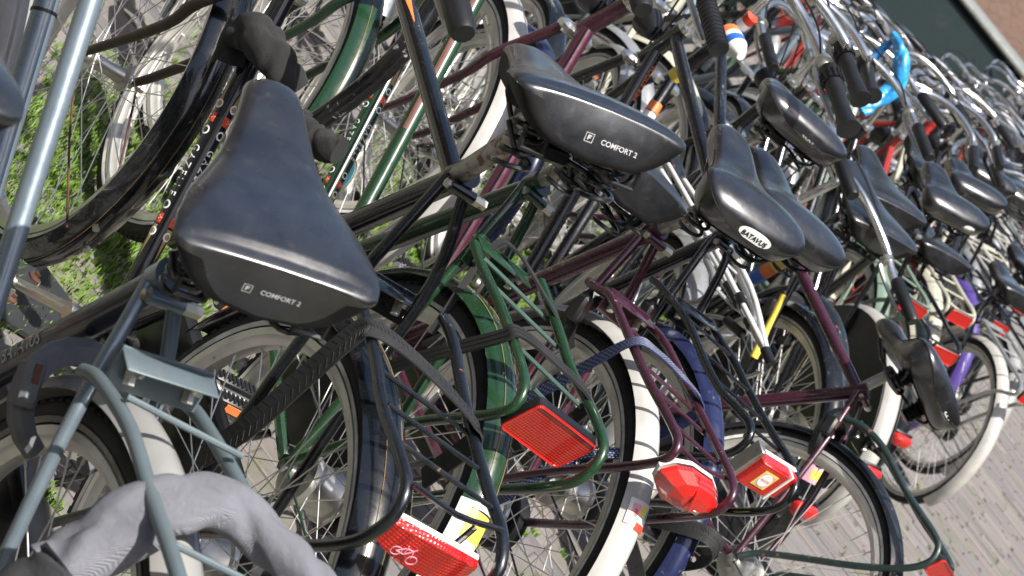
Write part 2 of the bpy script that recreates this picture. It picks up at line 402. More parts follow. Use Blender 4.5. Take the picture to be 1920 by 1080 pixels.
def saddle_mb(kind, wscale=1.0):
    m = MB(); rings = SADDLES[kind]; N = 28; vs = []; fs = []
    # refine
    P = smooth_path([(a, b, c) for a, b, c, d in rings], 3); Q = smooth_path([(a, d, 0) for a, b, c, d in rings], 3)
    e1 = .54 if kind == 'comfort' else .78
    for i, p in enumerate(P):
        x, wd, zt = p; zb = Q[i].y; wd *= wscale; zm = zt-(.010 if kind == 'comfort' else .020)
        for k in range(N):
            a = 2*PI*k/N; c, s = math.cos(a), math.sin(a)
            if s >= 0:
                y = wd*math.copysign(abs(c)**e1, c); z = zm+(zt-zm)*abs(s)**e1+(.0085 if kind == 'comfort' else .003)*(1-min(1, abs(y/max(wd, .02)))**2)*(1 if x > -.115 else .5)
            else:
                y = wd*(.98-.10*abs(s)**.35)*math.copysign(abs(c)**.35, c); yy = min(1, abs(y)/max(wd, .02)); dp = (1-.80*yy**3) if (kind == 'comfort' and x < -.02) else 1; z = zm-(zm-zb)*abs(s)**.35*dp
            xs_ = x+((-.006 if kind == 'comfort' else .012)*max(0, (zm-z)/(zm-zb+1e-6)) if (x < -.10 and z < zm) else 0)
            vs.append((xs_, y, z))
    n = len(P)
    for i in range(n-1):
        for k in range(N): fs.append((i*N+k, (i+1)*N+k, (i+1)*N+(k+1) % N, i*N+(k+1) % N))
    fs.append(tuple(range(N))); fs.append(tuple((n-1)*N+k for k in range(N))[::-1])
    return m.add(vs, fs)
def saddle(parent, S, pitch, kind='comfort', near=True, text=None, logo=None, springs=True, ws=1.0, clampdrop=.035, boots=False, seam=True, roll=0.0, syaw=0.0):
    """S = centre of the saddle rails in the bike frame; saddle frame is rotated nose-down by pitch"""
    me_ = cached(('saddle', kind, ws), lambda: saddle_mb(kind, ws), M_['vinyl'])
    if kind == 'comfort' and len(me_.materials) == 1:
        me_.materials.append(M_['vinyl_rear'])
        for i_, p_ in enumerate(me_.polygons):
            if i_ % 28 >= 14: p_.material_index = 1
    e = link('saddle', me_, parent)
    e.location = S; e.rotation_euler = (roll, pitch, syaw)
    if near:
        # seam / edge piping round the top edge of the rear
        rings = SADDLES[kind]; pts = []
        zoff = -.0095 if kind == 'comfort' else -.019
        left = [(x, w*ws+.0003, zt+zoff) for x, w, zt, zb in rings[:10]]
        pts = left[::-1]+[(x, -y, z) for x, y, z in left]
        if seam and kind != 'comfort':
            m = MB(); tube(m, pts, .0011, 5, sm=3); build('piping', m, M_['vinyl_rear'], e)
    # undercarriage
    m = MB()
    for s in (-1, 1):
        tube(m, [(.135, s*.006, .004), (.12, s*.018, -.012), (.05, s*.022, -.038), (-.02, s*.024, -.040), (-.055, s*.040, -.040), (-.075, s*.055, -.045)], .0036, 7, sm=4)
        if near: tube(m, [(-.075, s*.055, -.045), (-.09, s*.075, -.03), (-.08, s*.085, -.012)], .0036, 7, sm=3)
    build('saddle_rails', m, M_['blacksteel'], e)
    if springs:
        if boots:
            for s in (-1, 1):
                m = MB(); prof = []
                for k in range(25):
                    t = k/24; prof.append((.017+.004*t+.0042*math.cos(k*PI/2), -.062+t*.062))
                prof += [(0, 0), (0, -.062)]
                lathe(m, prof, (-.068, s*.052, .0), 20, axis='z'); build('spring_boot', m, M_['plastic'], e)
        else:
            for s in (-1, 1):
                m = MB(); helix(m, (-.068, s*.055, -.064), (0, 0, .060), .0205, 3.6 if near else 3, .0034, 6 if near else 4)
                build('spring', m, M_['blacksteel'], e)
    m = MB(); box(m, (-.005, 0, -.040), (.05, .055, .022), bev=.004); rod(m, (-.005, -.034, -.040), (-.005, .034, -.040), .0065, 8); build('saddle_clamp', m, M_['blacksteel'], e)
    if near and kind == 'comfort':
        for s in (-1, 1):
            m = MB()
            for a, b in (((-.112, s*.045, -.010), (-.112, s*.075, -.010)), ((-.114, s*.045, -.030), (-.114, s*.075, -.030)), ((-.112, s*.045, -.010), (-.114, s*.045, -.030)), ((-.112, s*.075, -.010), (-.114, s*.075, -.030))): rod(m, a, b, .003, 6)
            build('strap_loop', m, M_['plastic'], e)
    if text:
        mb = saddle_mb(kind, ws); bvh = BVHTree.FromPolygons([Vector(v) for v in mb.v], mb.f)
        def proj(mm, vs, fs, org, right, up, dirn, off):
            out = []
            for q in vs:
                o = Vector(org)+Vector(right)*q.x+Vector(up)*q.y; h = bvh.ray_cast(o-Vector(dirn)*.2, Vector(dirn))
                out.append((h[0]-Vector(dirn)*off) if h[0] else o)
            mm.add(out, fs)
        for (s, size, mat, org, right, up, dirn, bold, off) in text:
            mm = MB()
            if s == 'BADGE':
                hw, hh = size; N = 28; pts = [Vector((hw*math.copysign(abs(math.cos(a))**.8, math.cos(a)), hh*math.copysign(abs(math.sin(a))**.9, math.sin(a)), 0)) for a in [2*PI*k/N for k in range(N)]]
                grid = [Vector((0, 0, 0))]+[p*.5 for p in pts]+pts
                fs = [(0, 1+k, 1+(k+1) % N) for k in range(N)]+[(1+k, 1+N+k, 1+N+(k+1) % N, 1+(k+1) % N) for k in range(N)]
                proj(mm, grid, fs, org, right, up, dirn, off); build('badge', mm, mat, e)
            elif s == 'BOX':
                hw, hh = size; t = hh*.13; vs = []; fs = []
                for (x0, y0, x1, y1) in ((-hw, -hh, hw, -hh+t), (-hw, hh-t, hw, hh), (-hw, -hh, -hw+t, hh), (hw-t, -hh, hw, hh), (-hw*.4, -hh*.5, -hw*.1, hh*.55), (-hw*.1, hh*.25, hw*.45, hh*.55), (-hw*.1, -hh*.15, hw*.35, hh*.1)):
                    o = len(vs); vs += [Vector((x0, y0, 0)), Vector((x1, y0, 0)), Vector((x1, y1, 0)), Vector((x0, y1, 0))]; fs.append((o, o+1, o+2, o+3))
                proj(mm, vs, fs, org, right, up, dirn, off); build('logo', mm, mat, e)
            else:
                vs, fs = text_geo(s, size, bold); proj(mm, vs, fs, org, right, up, dirn, off); build('lettering', mm, mat, e)
    return e
def handlebar(parent, gx, gz, ht_top, steer, near, kind='city', mat=None, tape=None, gripkind='plain', width=.29, bell=False, lever=True, stemmat=None):
    """bar about the head tube top; gx, gz = grip end (bike frame, straight ahead)"""
    mat = mat or M_['chrome']; e = bpy.data.objects.new('handlebar', None); scene.collection.objects.link(e); e.parent = parent
    ax = ht_top[0]; e.location = (ax, 0, 0); e.rotation_euler = (0, 0, steer); g = gx-ax; sg = 8 if near else 6
    zt = gz+.035; sx = .035
    m = MB(); tube(m, [(.0, 0, ht_top[1]), (-.01, 0, zt-.03), (.0, 0, zt-.008), (sx, 0, zt)], .0112, 12, sm=3)
    lathe(m, [(.018, -.024), (.018, .024), (0, .024), (0, -.024)], (sx+.006, 0, zt), 12); build('stem', m, stemmat or mat, e)
    m = MB(); W = width
    if kind == 'city': half = [(sx+.006, 0, zt), (sx+.008, .06, zt+.002), (sx+.018, .13, zt+.018), (sx-.02, .205, zt+.022), (sx-.10, W-.022, zt+.008), (g+.15, W-.004, gz+.022), (g+.03, W, gz)]
    else: half = [(sx+.006, 0, zt), (sx+.02, .05, zt+.0), (sx+.06, .12, zt+.012), (sx+.05, .20, zt+.016), (sx-.03, W-.03, zt+.01), (g+.15, W-.002, gz+.018), (g+.03, W, gz)]
    full = [(x, -y, z) for x, y, z in half[::-1]]+half[1:]
    tube(m, full, .0112, sg+2, sm=4); build('bar', m, mat, e)
    for s in (-1, 1):
        p1 = Vector((g, s*W, gz)); p0 = Vector((g+.125, s*(W-.003), gz+.022)); dv = (p0-p1)
        m = MB()
        if gripkind == 'plain': tube(m, [p0, p0-dv*.03, p0-dv*.5, p1+dv*.06, p1], lambda t: .0165 if 0.02 < t < .95 else .0135, sg+4)
        elif gripkind == 'ergo': tube(m, [p0, p0-dv*.1, p0-dv*.35, p0-dv*.6, p1+dv*.12, p1], lambda t: .0175-.002*math.sin(t*PI)+(.006*max(0, t-.6)/.4), sg+4)
        else:
            tube(m, [p0, p1], .0165, sg+4)
            for k in range(12 if near else 0):
                q = p0.lerp(p1, (k+.5)/12); tube(m, [q+dv*.012, q-dv*.012], .0178, sg+4)
        build('grip', m, M_['grip'], e)
        if gripkind == 'ergo' or gripkind == 'twist':
            m = MB(); q0 = p0+dv*.02; q1 = p0+dv*.34; tube(m, [q0, q0.lerp(q1, .1), q0.lerp(q1, .5), q0.lerp(q1, .55), q1], lambda t: .020 if t < .52 else .017, 14)
            for k in range(14):
                a = 2*PI*k/14; u = dv.orthogonal().normalized(); v = dv.normalized().cross(u); c = q0.lerp(q1, .28)+(u*math.cos(a)+v*math.sin(a))*.0205
                rod(m, c-dv.normalized()*.012, c+dv.normalized()*.012, .0022, 5)
            build('gear_shifter', m, M_['plastic'], e)
    if lever:
        for s in (-1, 1):
            m = MB(); p0 = Vector((g+.17, s*(W-.012), gz+.03))
            tube(m, [p0+Vector((.015, -s*.005, 0)), p0+Vector((.01, s*.0, -.022)), p0+Vector((-.05, s*.012, -.038)), p0+Vector((-.12, s*.016, -.048))], lambda t: .0075-.003*t, 6, sm=3)
            lathe(m, [(.016, -.006), (.016, .008), (0, .008), (0, -.006)], p0+Vector((.012, 0, 0)), 10, axis='x'); build('brake_lever', m, M_['plastic'] if not near else M_['alu'], e)
        m = MB()
        for s in (-1, 1):
            p0 = Vector((g+.18, s*(W-.02), gz+.03))
            tube(m, [p0, p0+Vector((.10, -s*.03, .04)), Vector((sx+.09, s*.10, zt+.05)), Vector((sx+.07, s*.03, zt-.05)), Vector((.03, 0, ht_top[1]-.12))], .0024, 5, sm=4)
        build('brake_cable', m, M_['plastic'], e)
    if bell:
        m = MB(); lathe(m, [(0, .022), (.018, .019), (.027, .008), (.028, 0), (0, 0)], (sx-.03, .17, zt+.04), 18, axis='z'); rod(m, (sx-.03, .17, zt+.01), (sx-.03, .17, zt+.05), .005, 8); build('bell', m, M_['chrome'], e)
    if tape:
        for (t0, wd, mk, s) in tape:     # along the grip tube, coloured tape bands
            p1 = Vector((g, s*W, gz)); p0 = Vector((g+.125, s*(W-.003), gz+.022)); dv = (p0-p1).normalized()
            q = p0+dv*t0; m = MB(); tube(m, [q, q+dv*wd], .0128, 12); build('tape_band', m, M_[mk], e)
    return e
def carrier(parent, mat, near_path, far_path, hub, yn=.06, rad=.0062, bars=(0.05, -.06, -.17), barmat=None, z=.752, plate=True, platemat=None, near=True, loop=False, endx=-.29, legs=True):
    e = bpy.data.objects.new('carrier', None); scene.collection.objects.link(e); e.parent = parent
    def conv(p, y):
        out = [Vector((a, y, b)) for a, b in p]
        return out
    a = conv(near_path, yn); b = conv(far_path, -yn)
    # legs run on to the axle
    if legs:
        a.append(Vector((hub[0]-.006, .072, hub[1]+.012))); b.append(Vector((hub[0]-.006, -.072, hub[1]+.012)))
    for p, nm in ((a, 'rail'), (b, 'rail')):
        m = MB(); tube(m, p, rad, 10 if near else 7, sm=4 if near else 3); build(nm, m, mat, e)
    for x in bars:
        m = MB(); rod(m, (x+.006, yn, z-.002), (x-.03 if near else x, -yn, z-.002), .0034, 8); build('crossbar', m, barmat or mat, e)
    m = MB(); tube(m, [(endx, yn, z), (endx-.006, 0, z-.006), (endx, -yn, z)], .004, 8, sm=3); build('crossbar', m, barmat or mat, e)
    if plate:
        m = MB(); px = .135
        box(m, (px, 0, z-.022), (.004, 2*yn*.86, .046), Matrix.Rotation(R(14), 3, 'Y'), .001); box(m, (px-.012, 0, z-.003), (.03, 2*yn*.86, .003), None, .001)
        build('mounting_plate', m, platemat or mat, e)
        for s in (-1, 1):
            m = MB(); lathe(m, [(.0075, 0), (.0075, .006), (.004, .010), (0, .010), (0, 0)], (px+.004-.02, s*yn*.55, z-.012), 12, axis='z'); rod(m, (px-.014, s*yn*.55, z-.03), (px-.001, s*yn*.55, z-.015), .0065, 6); build('bolt', m, M_['bolt'], e)
    return e
def ring_lock(parent, ctr, ang, mat):
    e = bpy.data.objects.new('ring_lock', None); scene.collection.objects.link(e); e.parent = parent
    e.location = (ctr[0], 0, ctr[1]); e.rotation_euler = (0, -ang, 0)      # local x = away from the hub, y = across
    m = MB(); pts = []
    for k in range(17):
        a = R(-150+300*k/16); pts.append((.058*math.cos(a)+.0, .056*math.sin(a), 0))
    n = len(pts); vs = []; fs = []
    for i, p in enumerate(pts):
        t = abs(i/(n-1)-.5)*2; wd = .019-.008*t; c = Vector(p).normalized(); th = .013
        for (q, z) in ((-wd*.6, -th), (wd*.5, -th), (wd, -th*.55), (wd, th*.55), (wd*.5, th), (-wd*.6, th)): vs.append(Vector(p)+c*q+Vector((0, 0, z)))
    for i in range(n-1):
        for k in range(6): fs.append((i*6+k, (i+1)*6+k, (i+1)*6+(k+1) % 6, i*6+(k+1) % 6))
    fs.append(tuple(range(6))); fs.append(tuple((n-1)*6+k for k in range(6))[::-1]); m.add(vs, fs)
    build('lock_housing', m, mat, e, 30)
    m = MB(); box(m, (.012, .060, .012), (.05, .022, .03), None, .005); build('lock_cylinder', m, mat, e)
    m = MB(); box(m, (.022, .060, .0275), (.020, .008, .002)); build('keyhole', m, M_['rust'], e)
    return e
def rect_reflector(parent, c, w_, h_, tilt, mat=None, frame='plastic', sticker=None):
    """c centre (x,z) ; faces backwards"""
    e = bpy.data.objects.new('rear_reflector', None); scene.collection.objects.link(e); e.parent = parent; e.location = (c[0], c[2] if len(c) > 2 else 0, c[1]); e.rotation_euler = (0, tilt, 0)
    rp = []
    for (cy, cz, a0_) in ((1, 1, 0), (-1, 1, 90), (-1, -1, 180), (1, -1, 270)):
        for k in range(5): rp.append((cy*(w_/2-.011)+.008*math.cos(R(a0_+22.5*k)), cz*(h_/2-.011)+.008*math.sin(R(a0_+22.5*k))))
    def slab(x0, x1, gr, nm, mt):
        m = MB(); n = len(rp); vs = []
        for (x, g) in ((x0, gr), (x1+.002, gr), (x1, gr-.002)):
            for (y, z) in rp: vs.append((x, y*(1+g/(w_/2)), z*(1+g/(h_/2))))
        m.add(vs, [(r*n+k, r*n+(k+1) % n, (r+1)*n+(k+1) % n, (r+1)*n+k) for r in range(2) for k in range(n)]+[tuple(range(n)), tuple(2*n+k for k in range(n))[::-1]]); build(nm, m, mt, e, 30)
    slab(.006, -.006, .002, 'housing', M_[frame]); slab(-.003, -.0095, .0, 'lens', M_['refl'])
    m = MB(); tube(m, [(-.0095, y, z) for y, z in rp], .0018, 6, closed=True); build('lens_rim', m, M_['lens'], e)
    m = MB(); rod(m, (.004, 0, 0), (.035, 0, .004), .004, 8); lathe(m, [(.008, .006), (.008, .012), (0, .012), (0, .006)], (0, 0, 0), 6, axis='x'); build('stud', m, M_['bolt'], e)
    return e
def tail_lamp(parent, c, y=0.0, scale=1.0, tilt=0, near=False):
    e = bpy.data.objects.new('tail_lamp', None); scene.collection.objects.link(e); e.parent = parent; e.location = (c[0], y, c[1]); e.rotation_euler = (0, tilt, 0)
    s = scale; m = MB(); vs = []; fs = []
    N = 20
    secs = [(.012, .96, .9), (.0, 1.0, 1.0), (-.012, .96, .95), (-.024, .80, .78), (-.032, .5, .5), (-.034, .12, .12)]
    for (x, ky, kz) in secs:
        for k in range(N):
            a = 2*PI*k/N; cy, cz = math.cos(a), math.sin(a)
            vs.append((x*s-.010*s*max(0, cz)*ky, .054*s*ky*math.copysign(abs(cy)**.6, cy), .034*s*kz*math.copysign(abs(cz)**.6, cz)))
    for i in range(len(secs)-1):
        for k in range(N): fs.append((i*N+k, i*N+(k+1) % N, (i+1)*N+(k+1) % N, (i+1)*N+k))
    fs.append(tuple(range(N))[::-1]); fs.append(tuple((len(secs)-1)*N+k for k in range(N)))
    m.add(vs, fs); build('lens', m, M_['lens'], e, 30)
    m = MB(); box(m, (.016*s, 0, .004), (.012*s, .098*s, .06*s), None, .003); build('housing', m, M_['whitepl'] if near else M_['plastic'], e)
    if near:
        m = MB(); tube(m, [(-.022, -.004, .033), (-.040, -.006, .012), (-.043, -.010, -.008), (-.030, -.014, -.026)], .0022, 6, sm=3); build('lens_ridge', m, M_['lens'], e)
        m = MB(); box(m, (-.0385, -.014, -.006), (.003, .012, .006), None, .001); build('lamp_bulb', m, M_['alu'], e)
    return e

def bike(name, label, group, pose, near=1, frame='black', stay=None, seat_tube=None, fmat=None, ffmat=None, cmat=None, C=(.25, .85), BB=(.49, .29), hub=(0, .35), fhub=(1.10, .35),
         ht=((.86, .78), (.80, .98)), style='ladies', tubes=None, stays=None, sh=.14, pitch=.05, skind='comfort', stext=None, ws=1.0, boots=False,
         near_path=None, far_path=None, cbars=(.05, -.06, -.17), barmat=None, has_carrier=True, refl='rect', steer=0.0, grip=(.54, 1.07), gripkind='plain', barkind='city', barmat2=None, tape=None,
         lock=None, lockmat=None, R1=.367, chaincase=True, tyre_r=.345, stripe='stripe', line=None, coat=False, lamp=True, fork=None, post='chrome', kick=True, yr=.06, fa=(15, 212), ffa=(48, 215), post_r=.0128, seat_tr=.0158, wheels=True, crank_a=200, bell=False, stemmat=None, fenders=True, postlen=None, pl=True, bigh=True, cz=.752, endx=-.29, ledge=None, roll=0.0, syaw=0.0, fw=.031, rr_=.0078, soff=(0, 0, 0)):
    bx, by, yaw, lean = pose
    B = Matrix(((-1, 0, 0), (0, -1, 0), (0, 0, 1)))
    cl, sl = math.cos(lean), math.sin(lean)
    Rx = Matrix(((1, 0, 0), (0, cl, sl), (0, -sl, cl)))
    root = bpy.data.objects.new(name, None); scene.collection.objects.link(root); root.empty_display_size = .2
    root.matrix_world = Matrix.Translation((bx, by, 0)) @ (B @ Matrix.Rotation(yaw, 3, 'Z') @ Rx).to_4x4()
    root['label'] = label; root['category'] = 'bicycle'; root['group'] = group
    fm = P_[frame]; sm_ = P_[stay or frame]; stm = P_[seat_tube or frame]; fmt = P_[fmat or frame]; ffm = P_[ffmat or fmat or frame]; cm = P_[cmat or frame]
    c = Vector((C[0], 0, C[1])); b = Vector((BB[0], 0, BB[1])); st = (c-b).normalized(); h0 = Vector((ht[0][0], 0, ht[0][1])); h1 = Vector((ht[1][0], 0, ht[1][1]))
    sg = 16 if near else 8
    m = MB(); rod(m, b, c+st*.012, seat_tr, sg); lathe(m, [(seat_tr+.004, 0), (seat_tr+.004, .03), (0, .03), (0, 0)], (0, 0, 0), sg, axis='z') if 0 else None; build('seat_tube', m, stm, root)
    # tubes
    tubes = tubes or ([(h0, b), (h1*.75+h0*.25, b+st*.22)] if style == 'ladies' else [(h0, b), (h1*.85+h0*.15, c-st*.02)])
    TB = []
    for k, (p, q) in enumerate(tubes):
        p = Vector((p[0], 0, p[1])) if len(p) == 2 else Vector(p); q = Vector((q[0], 0, q[1])) if len(q) == 2 else Vector(q)
        m = MB(); rod(m, p, q, .0155 if k == 0 else .0138, sg); TB.append((p, q, build('down_tube' if k == 0 else ('top_tube' if style != 'ladies' else 'step_through_tube'), m, fm, root)))
    m = MB(); rod(m, h0-(h1-h0).normalized()*.02, h1, .0175, sg); build('head_tube', m, fm, root)
    for q in (h0-(h1-h0).normalized()*.022, h1):
        m = MB(); rod(m, q, q+(h1-h0).normalized()*.012, .0205, sg); build('headset_cup', m, M_['chrome'], root)
    # bottom bracket, chain stays, seat stays
    m = MB(); lathe(m, [(.021, -.034), (.021, .034), (0, .034), (0, -.034)], b, sg)
    for s in (-1, 1): tube(m, [b+Vector((-.01, s*.02, 0)), b+Vector((-.1, s*.04, .0)), Vector((hub[0]+.02, s*.062, hub[1]))], .0092, 8, sm=3)
    build('chain_stay', m, sm_, root)
    for s in (1, -1):
        pth = None
        if stays: pth = stays[0 if s > 0 else 1]
        if pth: pts = [c+Vector((-.004, s*.016, -.004))]+[Vector((x, s*y, z)) for x, y, z in pth]+[Vector((hub[0]+.004, s*.062, hub[1]+.008))]
        else: pts = [c+Vector((-.004, s*.016, -.004)), c+Vector((-.035, s*.034, -.05)), Vector((hub[0]+.10, s*.052, hub[1]+.22)), Vector((hub[0]+.004, s*.062, hub[1]+.008))]
        m = MB(); tube(m, pts, .0082, 10 if near else 6, sm=4); build('seat_stay', m, sm_, root)
    m = MB(); q = c+st*.004
    rod(m, q+Vector((-.022, -.020, -.008)), q+Vector((-.022, .020, -.008)), .0085, 10); rod(m, q-st*.012, q+st*.014, seat_tr+.0035, sg); build('seat_lug', m, sm_, root)
    if near:
        m = MB(); rod(m, q+Vector((-.022, .018, -.008)), q+Vector((-.022, .026, -.008)), .0062, 6); build('seat_bolt', m, M_['bolt'], root)
        m = MB(); rod(m, q+Vector((-.022, -.018, -.008)), q+Vector((-.022, -.040, -.008)), .0078, 6); build('seat_nut', m, M_['bolt'], root)
    S = c+st*sh; m = MB(); rod(m, c-st*.02, S+Vector(soff)-st*(.035), post_r, 14 if near else 8); build('seat_post', m, M_[post], root)
    saddle(root, S+Vector(soff), pitch, skind, bool(near), stext, ws=ws, boots=boots, roll=roll, syaw=syaw)
    if wheels:
        wheel(root, 'rear_wheel', hub, near, stripe, tyre_r, bigh)
        wheel(root, 'front_wheel', fhub, near, stripe, tyre_r, False, steer)
    if fenders:
        fr = fender(root, 'rear_fender', hub, fmt, fa[0], fa[1], R1, fw, near=bool(near), line=line)
        if ledge: pass
        ff = fender(root, 'front_fender', fhub, ffm, ffa[0], ffa[1], R1-.005, fw, near=bool(near), steer=steer, line=line)
        fender_stays(root, 'fender_stay', hub, 180, cm if near else M_['blacksteel']); fender_stays(root, 'fender_stay', fhub, 200, M_['rust'] if fork else M_['blacksteel'], steer=steer)
    # fork
    e = bpy.data.objects.new('fork', None); scene.collection.objects.link(e); e.parent = root; e.location = (fhub[0], 0, 0); e.rotation_euler = (0, 0, steer)
    fk = P_[fork] if fork else fm; ax = (h1-h0).normalized(); crown = h0-ax*.03-Vector((fhub[0], 0, 0))
    for s in (1, -1):
        m = MB(); tp = Vector((0, s*.052, fhub[1])); mid = crown.lerp(tp, .5)+Vector((-.022, 0, -.004))
        tube(m, [crown+Vector((0, s*.03, 0)), crown.lerp(mid, .6)+Vector((0, s*.047*.8, 0)), Vector((mid.x, s*.048, mid.z)), Vector((tp.x-.045, s*.052, tp.z+.05)), tp], lambda t: .0115-.0045*t, 10 if near else 6, sm=4); build('fork_blade', m, fk, e)
    m = MB(); box(m, crown+Vector((0, 0, .004)), (.036, .085, .024), None, .007); build('fork_crown', m, M_['chrome'], e)
    handlebar(root, grip[0], grip[1], (h1.x, h1.z), steer, bool(near), barkind, barmat2 and M_.get(barmat2), tape, gripkind, bell=bell, stemmat=stemmat and M_.get(stemmat))
    if has_carrier:
        npth = near_path or [(.125, cz-.004), (.09, cz), (-.02, cz+.001), (-.16, cz+.001), (endx+.04, cz+.003), (endx, cz-.012), (endx+.008, cz-.05), (-.21, .64), (-.10, .49)]
        fpth = far_path or npth
        carrier(root, cm, npth, fpth, hub, yr, rr_, cbars, barmat and P_[barmat], near=bool(near), endx=endx, z=cz, platemat=None)
    if refl == 'rect': rect_reflector(root, (endx-.012, cz-.028), .10, .052, -.12)
    elif refl == 'lamp': tail_lamp(root, (endx+.01, cz-.052), 0, .95)
    elif refl == 'fender': tail_lamp(root, (hub[0]-.37, hub[1]+.08), 0, .7, -.2)
    # drive: cranks, pedals, chain case
    e = bpy.data.objects.new('crankset', None); scene.collection.objects.link(e); e.parent = root; e.location = b; ca = R(crank_a)
    for s, a in ((1, ca), (-1, ca+PI)):
        p1 = Vector((.17*math.cos(a), s*.085, .17*math.sin(a))); m = MB(); tube(m, [(0, s*.05, 0), (p1.x*.5, s*.072, p1.z*.5), p1], lambda t: .0125-.004*t, 10); lathe(m, [(.014, s*.045), (.014, s*.075), (0, s*.075), (0, s*.045)], (0, 0, 0), 12); build('crank_arm', m, M_['alu'], e)
        m = MB(); rod(m, p1, p1+Vector((0, s*.105, 0)), .0075, 10); lathe(m, [(.013, s*.094), (.013, s*.106), (0, s*.106), (0, s*.094)], p1, 12); lathe(m, [(.011, s*.012), (.011, s*.02), (0, s*.02), (0, s*.012)], p1, 12)
        for q in (-.032, .032): box(m, p1+Vector((q, s*.055, 0)), (.004, .086, .012))
        build('pedal_cage', m, M_['alu'], e)
        for q in (-.024, .024):
            m = MB(); box(m, p1+Vector((q, s*.056, 0)), (.022, .076, .024), None, .004)
            if near:
                for k in range(9): box(m, p1+Vector((q, s*(.024+k*.008), .0125)), (.02, .004, .002))
            build('pedal_rubber', m, M_['grip'], e)
            m = MB(); box(m, p1+Vector((q*1.52, s*.056, 0)), (.002, .05, .012)); build('pedal_reflector', m, M_['orange'], e)
    if chaincase:
        m = MB(); r0, r1 = .055, .105; pts = []; a_ = Vector((hub[0], 0, hub[1])); dd = b-a_; dn = Vector((-dd.z, 0, dd.x)).normalized(); ang = math.atan2(dd.z, dd.x)
        for k in range(15):
            t = ang+PI/2+PI*k/14; pts.append(a_+Vector((math.cos(t), 0, math.sin(t)))*r0)
        for k in range(15):
            t = ang-PI/2+PI*k/14; pts.append(b+Vector((math.cos(t), 0, math.sin(t)))*r1)
        n = len(pts); cc = a_.lerp(b, .5); vs = []
        for y, sc in ((-.044, .96), (-.048, 1), (-.072, 1), (-.078, .95)): vs += [cc+(p-cc)*sc+Vector((0, y, 0)) for p in pts]
        fs = [(i*n+k, i*n+(k+1) % n, (i+1)*n+(k+1) % n, (i+1)*n+k) for i in range(3) for k in range(n)]+[tuple(range(n))[::-1], tuple(3*n+k for k in range(n))]
        m.add(vs, fs); build('chain_case', m, M_['plastic'], root)
    if kick:
        m = MB(); g = root.matrix_world.inverted() @ (Vector((root.matrix_world @ Vector((.26, .15, 0)))[:2]+(0.006,))) if False else None
        Mi = root.matrix_world.inverted(); wp = root.matrix_world @ Vector((.20, .17, 0)); wp.z = .006; foot = Mi @ wp
        tube(m, [Vector((.10, .055, .33)), foot.lerp(Vector((.10, .055, .33)), .1), foot], .0065, 8, sm=3)
        build('kickstand', m, M_['blacksteel'], root)
    if lock: ring_lock(root, lock[:2], lock[2], lockmat or M_['plastic'])
    if coat:
        for s in (-1, 1):
            m = MB(); n = 18; pts = []
            for k in range(n+1):
                a = R(20+150*k/n); pts.append(Vector((hub[0]+.35*math.cos(a), s*.036, hub[1]+.35*math.sin(a))))
            pts.append(Vector((hub[0]-.03, s*.066, hub[1]))); pts.append(Vector((hub[0]+.05, s*.066, hub[1]-.02)))
            vs = [p for p in pts]+[p+Vector((0, s*.003, 0)) for p in pts]; q = len(pts); fs = [tuple(range(q)), tuple(q+k for k in range(q))[::-1]]+[(k, (k+1) % q, q+(k+1) % q, q+k) for k in range(q)]
            m.add(vs, fs); build('coat_guard', m, M_['plastic'], root)
    if lamp:
        m = MB(); lathe(m, [(0, -.055), (.018, -.05), (.03, -.02), (.034, 0), (0, 0)], (h1.x+.11, 0, h1.z-.06), 16, axis='x'); rod(m, (h1.x+.02, 0, h1.z-.06), (h1.x+.075, 0, h1.z-.06), .006, 6); build('headlamp', m, M_['plastic'] if rnd.random() < .5 else M_['chrome'], root)
    root['_tubes'] = 0; del root['_tubes']
    return root, TB, S

# ------------------------------------------------------------------ ground
def brick_material(name, cols):
    m, t, b = nodes(name); c = t.nodes.new('ShaderNodeObjectInfo')
    n1 = noise(t, 6, 6, .7, None); n2 = noise(t, 90, 5, .7)
    g = t.nodes.new('ShaderNodeTexCoord'); geo = t.nodes.new('ShaderNodeNewGeometry')
    vr = t.nodes.new('ShaderNodeTexVoronoi'); vr.inputs['Scale'].default_value = 1; 
    at = t.nodes.new('ShaderNodeAttribute'); at.attribute_name = 'shade'; 
    ad = t.nodes.new('ShaderNodeMath'); ad.operation = 'ADD'; t.links.new(c.outputs['Random'], ad.inputs[0]); t.links.new(at.outputs['Fac'], ad.inputs[1])
    fr = t.nodes.new('ShaderNodeMath'); fr.operation = 'FRACT'; t.links.new(ad.outputs[0], fr.inputs[0])
    base = ramp(t, fr.outputs[0], [(i/(len(cols)-1)*.999, k) for i, k in enumerate(cols)]).outputs[0]
    pos = noise(t, 2.1, 5, .7, geo.outputs['Position']); pos2 = noise(t, 45, 5, .7, geo.outputs['Position'])
    mo = t.nodes.new('ShaderNodeMath'); mo.operation = 'MULTIPLY'; t.links.new(ramp(t, pos.outputs[0], [(.50, 0), (.66, 1)]).outputs[0], mo.inputs[0]); t.links.new(ramp(t, pos2.outputs[0], [(.42, 0), (.6, 1)]).outputs[0], mo.inputs[1])
    base = mix(t, mo.outputs[0], base, (.075, .095, .03))
    base = mix(t, ramp(t, pos2.outputs[0], [(.45, 0), (.8, .5)]).outputs[0], base, (.18, .17, .155))
    t.links.new(base, b.inputs['Base Color']); b.inputs['Roughness'].default_value = .78
    bump(t, b, pos2.outputs[0], .5, .004); return m
BRICK = brick_material('clinker_brick', [(.115, .108, .112), (.145, .132, .13), (.165, .138, .13), (.13, .127, .132), (.19, .172, .16), (.105, .10, .107)])
m, t, b = nodes('soil_and_moss'); geo = t.nodes.new('ShaderNodeNewGeometry')
